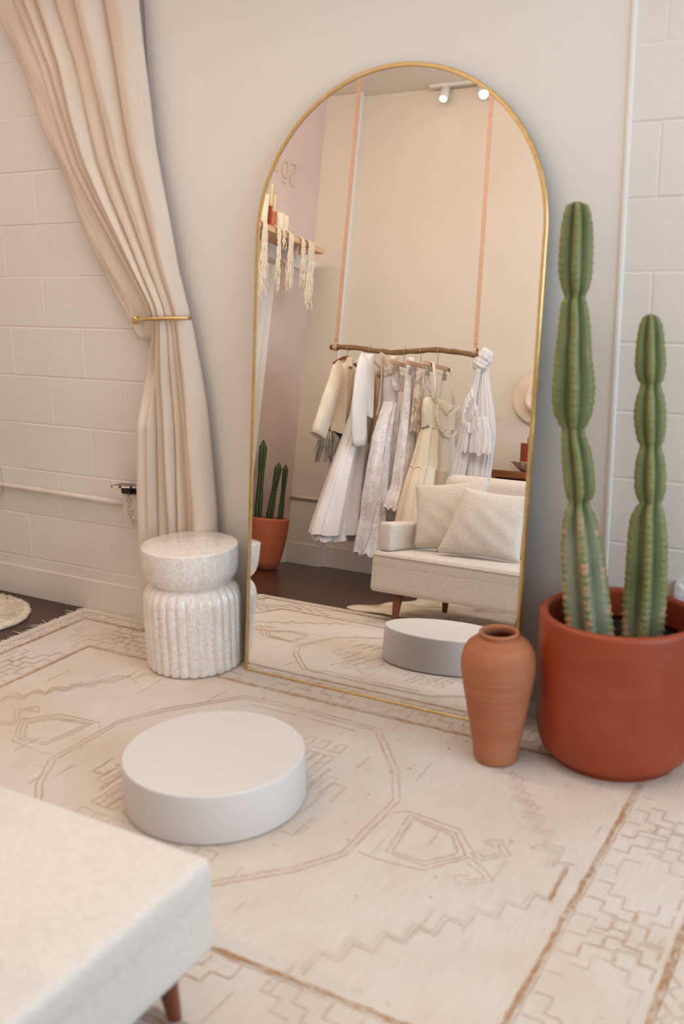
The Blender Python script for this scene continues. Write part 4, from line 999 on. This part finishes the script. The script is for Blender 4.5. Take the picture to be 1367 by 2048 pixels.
garment_xz('sleeve', -2.83, [(1.12, 1.045, 1.13), (1.05, 1.035, 1.16), (0.96, 1.035, 1.175), (0.90, 1.04, 1.17)], M['white_cotton'], g, depth=(0.02, 0.03), pleats=11, amp=(0.002, 0.004), hemw=0.004)
ruffle(g, [(1.11, -2.79, 0.955), (1.15, -2.785, 0.96), (1.195, -2.80, 0.975)], 0.065, 0.009, 0.6, M['white_cotton'], 'sleeve_cuff')
garment_xz('sleeve', -2.81, [(1.08, 1.0, 1.04), (0.98, 1.0, 1.035), (0.90, 0.995, 1.035)], M['white_cotton'], g, depth=(0.012, 0.016), pleats=5, amp=(0.002, 0.006), hemw=0.006)
garment_xz('sleeve', -2.89, [(1.14, 0.97, 1.0), (1.06, 0.93, 0.985), (1.03, 0.925, 0.965), (1.0, 0.925, 0.955)], M['tulle'], g, depth=(0.012, 0.016), pleats=5, amp=(0.002, 0.006), hemw=0.004)

# ------------------------------------------------------------------ track light
tl = thing('track_light', (0.43, -3.36, ZC), 'white ceiling track with two small lit spotlights above the rail', 'track light')
box('track', (-0.15, -0.016, -0.022), (0.75, 0.016, -0.0005), M['whitemetal'], tl, 0.002)
t = NT('lamp_glow'); em = t.node('ShaderNodeEmission'); em.inputs[0].default_value = (1.0, 0.86, 0.66, 1); em.inputs[1].default_value = 14.0
t.link(em.outputs[0], t.out.inputs[0]); M['lamp'] = t.m
def spot(x, tgt):
    d = (Vector(tgt)-Vector((0.43+x, -3.36, ZC-0.07))).normalized(); c = Vector((x, 0.01, -0.07))
    tube('stem', [(x, 0, -0.02), (x, 0.008, -0.055)], 0.006, M['whitemetal'], tl, 10)
    V_, F_ = tube_data([c-d*0.065, c-d*0.062, c+d*0.05, c+d*0.052], [0.026, 0.030, 0.030, 0.028], 24)
    h = mesh('spot_head', V_, F_, M['whitemetal'], tl)
    for p in h.data.polygons:
        if len(p.vertices) > 4: p.use_smooth = False
    V_, F_ = tube_data([c+d*0.0525, c+d*0.0545], 0.024, 24); mesh('lamp_lens', V_, F_, M['lamp'], tl, False)
    L = bpy.data.lights.new('spot_beam', 'SPOT'); L.energy = 22; L.color = (1, 0.8, 0.58); L.spot_size = radians(75); L.spot_blend = 0.6; L.shadow_soft_size = 0.03
    o = bpy.data.objects.new('spot_beam', L); C.objects.link(o); o.parent = tl; o.location = c+d*0.06; o.rotation_euler = d.to_track_quat('-Z', 'Y').to_euler()
spot(-0.035, (0.7, -2.2, 1.4)); spot(0.235, (2.3, -1.2, 0.6))

# ------------------------------------------------------------------ back wall: hat, dresser, bowl, little cactus pot, rail pipe
M['felt'] = cloth('cream_felt', lin(228, 208, 186), lin(238, 221, 202), 400, 0.9, 0.2, 12, 0.1)
hat = thing('wide_brim_hat', (1.245, YB+0.012, 1.292), 'cream felt wide-brimmed hat hung on the back wall', 'hat')
o = lathe('brim', [(0.055, 0.030), (0.085, 0.022), (0.12, 0.012), (0.15, 0.010), (0.172, 0.016), (0.1735, 0.018), (0.172, 0.020), (0.15, 0.014), (0.12, 0.016), (0.085, 0.028), (0.055, 0.036)], M['felt'], hat, 72, lambda a, r, z: 1+0.02*cos(2*a), False, False); o.rotation_euler = (pi/2, 0, pi)
o = lathe('crown', [(0.098, 0.014), (0.092, 0.05), (0.086, 0.085), (0.078, 0.100), (0.064, 0.106), (0.052, 0.100), (0.040, 0.088), (0.02, 0.083)], M['felt'], hat, 72, lambda a, r, z: (0.80+0.20*abs(cos(a+pi/2-0.0))+(0.12*max(0, -sin(a)))), False, True); o.rotation_euler = (pi/2, 0, pi)
o = lathe('hat_band', [(0.0995, 0.014), (0.0955, 0.034), (0.0975, 0.034), (0.1015, 0.014)], M['cream_satin'], hat, 72, lambda a, r, z: (0.80+0.20*abs(cos(a+pi/2))+(0.12*max(0, -sin(a)))), False, False); o.rotation_euler = (pi/2, 0, pi)
dr = thing('dresser', (1.45, -3.29, 0), 'walnut dresser with recessed drawers against the back wall', 'dresser')
box('top', (-0.39, -0.118, 0.768), (0.39, 0.115, 0.812), M['walnut_x'], dr, 0.004)
box('case', (-0.385, -0.116, 0.14), (0.385, 0.085, 0.768), wood('dresser_inside', lin(70, 36, 18), lin(92, 50, 28)), dr, 0.003)
for sx in (-0.385, 0.36): box('side_panel', (sx, -0.116, 0.12), (sx+0.025, 0.113, 0.768), M['walnut_x'], dr, 0.002)
for k in range(3):
    d_ = box('drawer', (-0.35, 0.086, 0.165+0.2*k), (0.35, 0.104, 0.35+0.2*k), M['walnut_x'], dr, 0.003)
    for kx in (-0.2, 0.2): tube('knob', [(kx, 0.1045, 0.33+0.2*k), (kx, 0.118, 0.33+0.2*k)], [0.006, 0.011], M['dark_hole'], d_, 14)
for sx in (-0.35, 0.35):
    for sy in (-0.09, 0.09): tube('leg', [(sx, sy, 0.002), (sx, sy, 0.14)], [0.012, 0.019], M['walnut'], dr, 14)
t = NT('marbled_stone'); wv = t.node('ShaderNodeTexWave'); wv.inputs['Scale'].default_value = 6; wv.inputs['Distortion'].default_value = 7; wv.inputs['Detail'].default_value = 3; t.link(t.map((1, 1, 3)), wv.inputs['Vector'])
t.col(t.ramp(wv.outputs[0], [(0.05, lin(192, 166, 142)), (0.2, lin(216, 200, 182)), (0.8, lin(226, 212, 196))])); t.set(Roughness=0.5); M['marbled'] = t.m
bw = lathe('shallow_bowl', [(0.06, 0.0), (0.075, 0.003), (0.115, 0.035), (0.142, 0.058), (0.145, 0.062), (0.139, 0.061), (0.11, 0.041), (0.075, 0.012), (0.02, 0.010)], M['marbled'], None, 80, lambda a, r, z: 1+0.015*sin(7*a))
bw.location = (1.29, -3.30, 0.813); tag(bw, 'shallow marbled bowl on the walnut dresser', 'bowl')
sp_ = thing('small_cactus_pot', (1.262, -3.30, 0.826), 'straight-sided rust red pot with a tiny cactus on the dresser bowl', 'plant pot')
rust = terracotta('rust_glaze', lin(138, 56, 34), lin(154, 66, 42), lin(166, 78, 50), 0.4, 3)
lathe('pot', [(0.055, 0), (0.06, 0.003), (0.068, 0.16), (0.069, 0.168), (0.063, 0.168), (0.061, 0.15), (0.05, 0.145)], rust, sp_, 48)
for nm_, px_, h_, r_ in (('cactus_stem', -0.012, 0.075, 0.017), ('cactus_stem', 0.028, 0.052, 0.012)):
    R = []
    for i in range(14):
        f = i/13; rr = r_*(math.sin(min(1, f*1.3+0.25)*pi/2) if f < 0.75 else cos((f-0.75)/0.25*pi/2*0.95))
        R.append([(px_+rr*(1-0.22*(0.5-0.5*cos(8*a)))*cos(a), 0.008+rr*(1-0.22*(0.5-0.5*cos(8*a)))*sin(a), 0.145+h_*f) for a in [2*pi*j/48 for j in range(48)]])
    rings(nm_, R, plain('pale_cactus', lin(150, 164, 132), 0.7), sp_)
cp = thing('back_wall_pipe', (-0.38, YB+0.088, 0.48), 'thin painted pipe running across the column in the corner', 'pipe')
tube('pipe', [(-0.138, 0, 0.0), (0.133, 0, 0.0)], 0.011, M['backwall'], cp, 14)
tube('pipe', [(0.145, -0.074, 0.0), (1.0, -0.074, 0.0)], 0.011, M['backwall'], cp, 14)

# ------------------------------------------------------------------ tall planter in the corner
fp = thing('tall_planter', (-0.368, -2.855, 0.0015), 'tapered orange terracotta planter with three slim cacti in the corner', 'planter')
lathe('pot', [(0.080, 0), (0.088, 0.004), (0.105, 0.06), (0.122, 0.14), (0.135, 0.24), (0.142, 0.33), (0.143, 0.345), (0.139, 0.348), (0.134, 0.345), (0.132, 0.30)], M['terra_tall'], fp, 80, cap1=False)
bm = bmesh.new(); bmesh.ops.create_circle(bm, cap_ends=True, radius=0.134, segments=48)
for v_ in bm.verts: v_.co.z = 0.315
frombm('soil', bm, M['soil'], fp)
def slim(px_, py_, h_, r_, lx, ly, label):
    pr = []
    for i in range(13):
        f = i/12; rr = r_*(0.9+0.12*sin(f*9))*(1 if f < 0.9 else math.sqrt(max(0.03, 1-((f-0.9)/0.1)**2)))
        pr.append((0.32+h_*f, px_+lx*f, py_+ly*f, rr))
    tag(cactus('slim_cactus', pr, M['cactus_dark'], 7, 0.3, None, 8, 0.35, True, 0.016), label, 'cactus', 'slim cacti in the corner planter')
slim(-0.405, -2.775, 0.545, 0.028, -0.01, -0.005, 'tallest slim dark cactus in the orange corner planter')
slim(-0.355, -2.835, 0.405, 0.026, 0.03, -0.02, 'middle slim cactus leaning a little in the orange planter')
slim(-0.315, -2.915, 0.395, 0.020, 0.0, -0.01, 'thinnest slim cactus, nearest the corner column')

# ------------------------------------------------------------------ shelf with candles, hanging tassels, sheer curtain, lettering
sh = thing('wall_shelf', (-0.41, -2.3, 2.19), 'pale wooden shelf on a white cleat high on the linen wall', 'shelf')
box('board', (-0.108, -0.85, -0.018), (0.108, 0.85, 0.018), M['shelfwood'], sh, 0.002)
box('cleat', (-0.108, -1.06, -0.115), (-0.088, 0.85, -0.019), M['whitetrim'], sh, 0.002)
for y in (-0.6, 0.2): box('bracket', (-0.088, y, -0.10), (0.06, y+0.018, -0.0185), M['whitetrim'], sh, 0.002)
M['wax'] = paint('candle_wax', lin(238, 222, 192), lin(244, 232, 206), 0.5, 8, 60, 0.05)
M['wax_y'] = paint('yellow_candle_wax', lin(222, 204, 144), lin(230, 214, 158), 0.5, 8, 60, 0.05)
def candle(x, y, r, h, mat, label, grp='candles on the shelf', nm='pillar_candle', z=2.2085):
    c_ = thing(nm, (x, y, z), label, 'candle', grp)
    lathe('wax', [(r*0.98, 0), (r, 0.002), (r, h-0.004), (r*0.94, h), (r*0.5, h-0.003), (0.002, h-0.004)], mat, c_, 32)
    tube('wick', [(0, 0, h-0.005), (0.001, 0, h+0.008)], 0.001, M['dark_hole'], c_, 6)
candle(-0.36, -2.655, 0.036, 0.118, M['wax'], 'wide cream pillar candle next to the orange holder')
candle(-0.375, -2.735, 0.032, 0.122, M['wax'], 'cream pillar candle nearest the shelf end')
candle(-0.36, -2.475, 0.030, 0.19, M['wax'], 'tall pale pillar candle beyond the orange holder')
hd_ = thing('candle_holder', (-0.36, -2.562, 2.2085), 'orange clay candle holder on the wooden shelf', 'candle holder')
lathe('cup', [(0.034, 0), (0.036, 0.002), (0.037, 0.10), (0.036, 0.103), (0.030, 0.103), (0.029, 0.05), (0.01, 0.045)], M['terra_tall'], hd_, 40)
candle(-0.366, -2.555, 0.0095, 0.235, M['wax_y'], 'tall yellow taper candle in the orange holder', 'taper candles', 'taper_candle', 2.256)
candle(-0.352, -2.577, 0.0095, 0.17, M['wax_y'], 'shorter yellow taper candle in the orange holder', 'taper candles', 'taper_candle', 2.256)
bkk = box('small_box', (-0.42, -2.525, 2.2085), (-0.33, -2.508, 2.338), M['terra_pot'], None, 0.002); tag(bkk, 'thin upright rust-coloured panel behind the orange holder', 'panel')
t = NT('dried_amaranth'); t.col(t.ramp(t.noise(t.map(), 60, 3), [(0.3, lin(226, 206, 180)), (0.7, lin(242, 230, 212))])); t.set(Roughness=0.9); M['amaranth'] = t.m
def tassel(y, L, nst, w_, label, spread=0.02):
    T = []
    for i in range(nst):
        yy = y+random.uniform(-w_, w_); ll = L*random.uniform(0.55, 1.0); x0 = -0.345+random.uniform(-0.01, 0.01)
        P = [(x0, yy*0.5+y*0.5, 2.217), (-0.315, yy, 2.222), (-0.287, yy, 2.205)]
        x, yq, z = -0.281, yy, 2.17; n_ = int(ll/0.035)+2; dr_ = random.uniform(-0.3, 0.3)
        for k in range(n_):
            P.append((x+0.004*sin(k*1.7+i), yq+0.005*sin(k*1.3+i*2)+0.4*dr_*0.03*k*spread/0.02, z)); z -= ll/n_
            x = min(x+0.001, -0.25)
        n2 = len(P); r_ = [0.0035+0.0012*sin(k*2.6+i) for k in range(n2)]; r_[-1] = 0.0012
        T.append((P, r_))
    o = tubes('hanging_amaranth', T, M['amaranth'], None, 5)
    c_ = Vector((-0.33, y, 2.21)); o.data.transform(Matrix.Translation(-c_)); o.location = c_
    return tag(o, label, 'dried flowers', 'dried amaranth draped over the shelf')
tassel(-2.40, 0.50, 24, 0.022, 'long dried amaranth strands furthest from the corner')
tassel(-2.56, 0.42, 18, 0.018, 'dried amaranth strands hanging below the cream candles')
tassel(-2.615, 0.12, 6, 0.014, 'shortest dried amaranth sprig on the shelf')
tassel(-2.70, 0.40, 22, 0.022, 'thick dried amaranth bunch past the cream candles')
tassel(-2.85, 0.34, 12, 0.016, 'thin dried amaranth strands beside the bunch at the shelf end')
tassel(-2.95, 0.46, 30, 0.034, 'widest dried amaranth bunch at the shelf end')
tassel(-2.30, 0.36, 12, 0.018, 'dried amaranth strands mostly hidden past the mirror frame')
sc_ = thing('sheer_curtain', (-0.44, -2.5, 2.03), 'sheer white curtain gathered on a rod under the shelf', 'curtain')
V = []; F = []; NU = 60; zs = [0.02+0.05*i for i in range(41)]
for z in zs:
    k = (2.02-z)/2.0; y0 = -2.775+0.09*k; y1 = -2.42+0.30*k
    for i in range(NU+1):
        u = i/NU; V.append((-0.44+(0.010+0.012*k)*sin(u*34+2*sin(z*0.9)), y0+(y1-y0)*u, z))
for r in range(len(zs)-1):
    for i in range(NU):
        a = r*(NU+1)+i; F.append((a, a+1, a+NU+2, a+NU+1))
t = NT('sheer_voile'); t.col(lin(236, 230, 222)); t.set(Roughness=0.8, Alpha=0.62); t.bump(t.noise(t.map((1, 1, 0.1)), 60, 3), 0.3, 0.002); M['voile'] = t.m
adopt(mesh('voile', V, F, M['voile']), sc_)
adopt(mesh('rod', *tube_data([(-0.44, -2.80, 2.045), (-0.44, -1.2, 2.045)], 0.008, 12), M['whitemetal']), sc_)
V_, F_ = tube_data([(-0.44, -2.80, 2.045), (-0.44, -2.815, 2.045), (-0.44, -2.835, 2.045), (-0.44, -2.85, 2.045)], [0.008, 0.018, 0.018, 0.004], 16); adopt(mesh('finial', V_, F_, M['brass']), sc_)
# wire lettering s o u on the linen wall
M['signwire'] = paint('cream_wire_letters', lin(214, 192, 160), lin(226, 206, 176), 0.6)
def letter(name, P, y, z, label, extra=None):
    Q = []
    P = [Vector((a, b)) for a, b in P]
    for i in range(len(P)-1):      # Catmull-Rom
        p0, p1, p2, p3 = P[max(i-1, 0)], P[i], P[i+1], P[min(i+2, len(P)-1)]
        for k in range(6):
            t_ = k/6; Q.append(0.5*((2*p1)+(-p0+p2)*t_+(2*p0-5*p1+4*p2-p3)*t_**2+(-p0+3*p1-3*p2+p3)*t_**3))
    Q.append(P[-1])
    L = [([(0.006, q.x, q.y*0.86) for q in Q], 0.0045)]
    if extra: L.append(([(0.006, a, b) for a, b in extra], 0.0035))
    o = tubes(name, L, M['signwire'], None, 8); o.location = (XL, y, z)
    return tag(o, label, 'sign letter', 'raised letters on the linen wall')
letter('sign_letter', [(0.035, 0.07), (0.025, 0.088), (-0.005, 0.092), (-0.03, 0.07), (-0.022, 0.04), (0.005, 0.015), (0.026, -0.012), (0.028, -0.05), (0.005, -0.075), (-0.025, -0.068), (-0.03, -0.05)], -3.005, 2.672, 'raised cream letter s on the linen wall, nearest the corner')
letter('sign_letter', [(0.035*sin(a), 0.02+0.062*cos(a)) for a in [2*pi*i/14 for i in range(15)]], -2.905, 2.672, 'raised cream letter o with a small tail, between s and u', [(0.004, -0.05), (0.012, -0.062), (0.006, -0.075), (-0.004, -0.08)])
letter('sign_letter', [(-0.04, 0.085), (-0.032, 0.06), (-0.034, 0.0), (-0.015, -0.04), (0.02, -0.04), (0.036, 0.0), (0.036, 0.085)], -2.79, 2.685, 'raised cream letter u, partly cut off by the mirror frame')
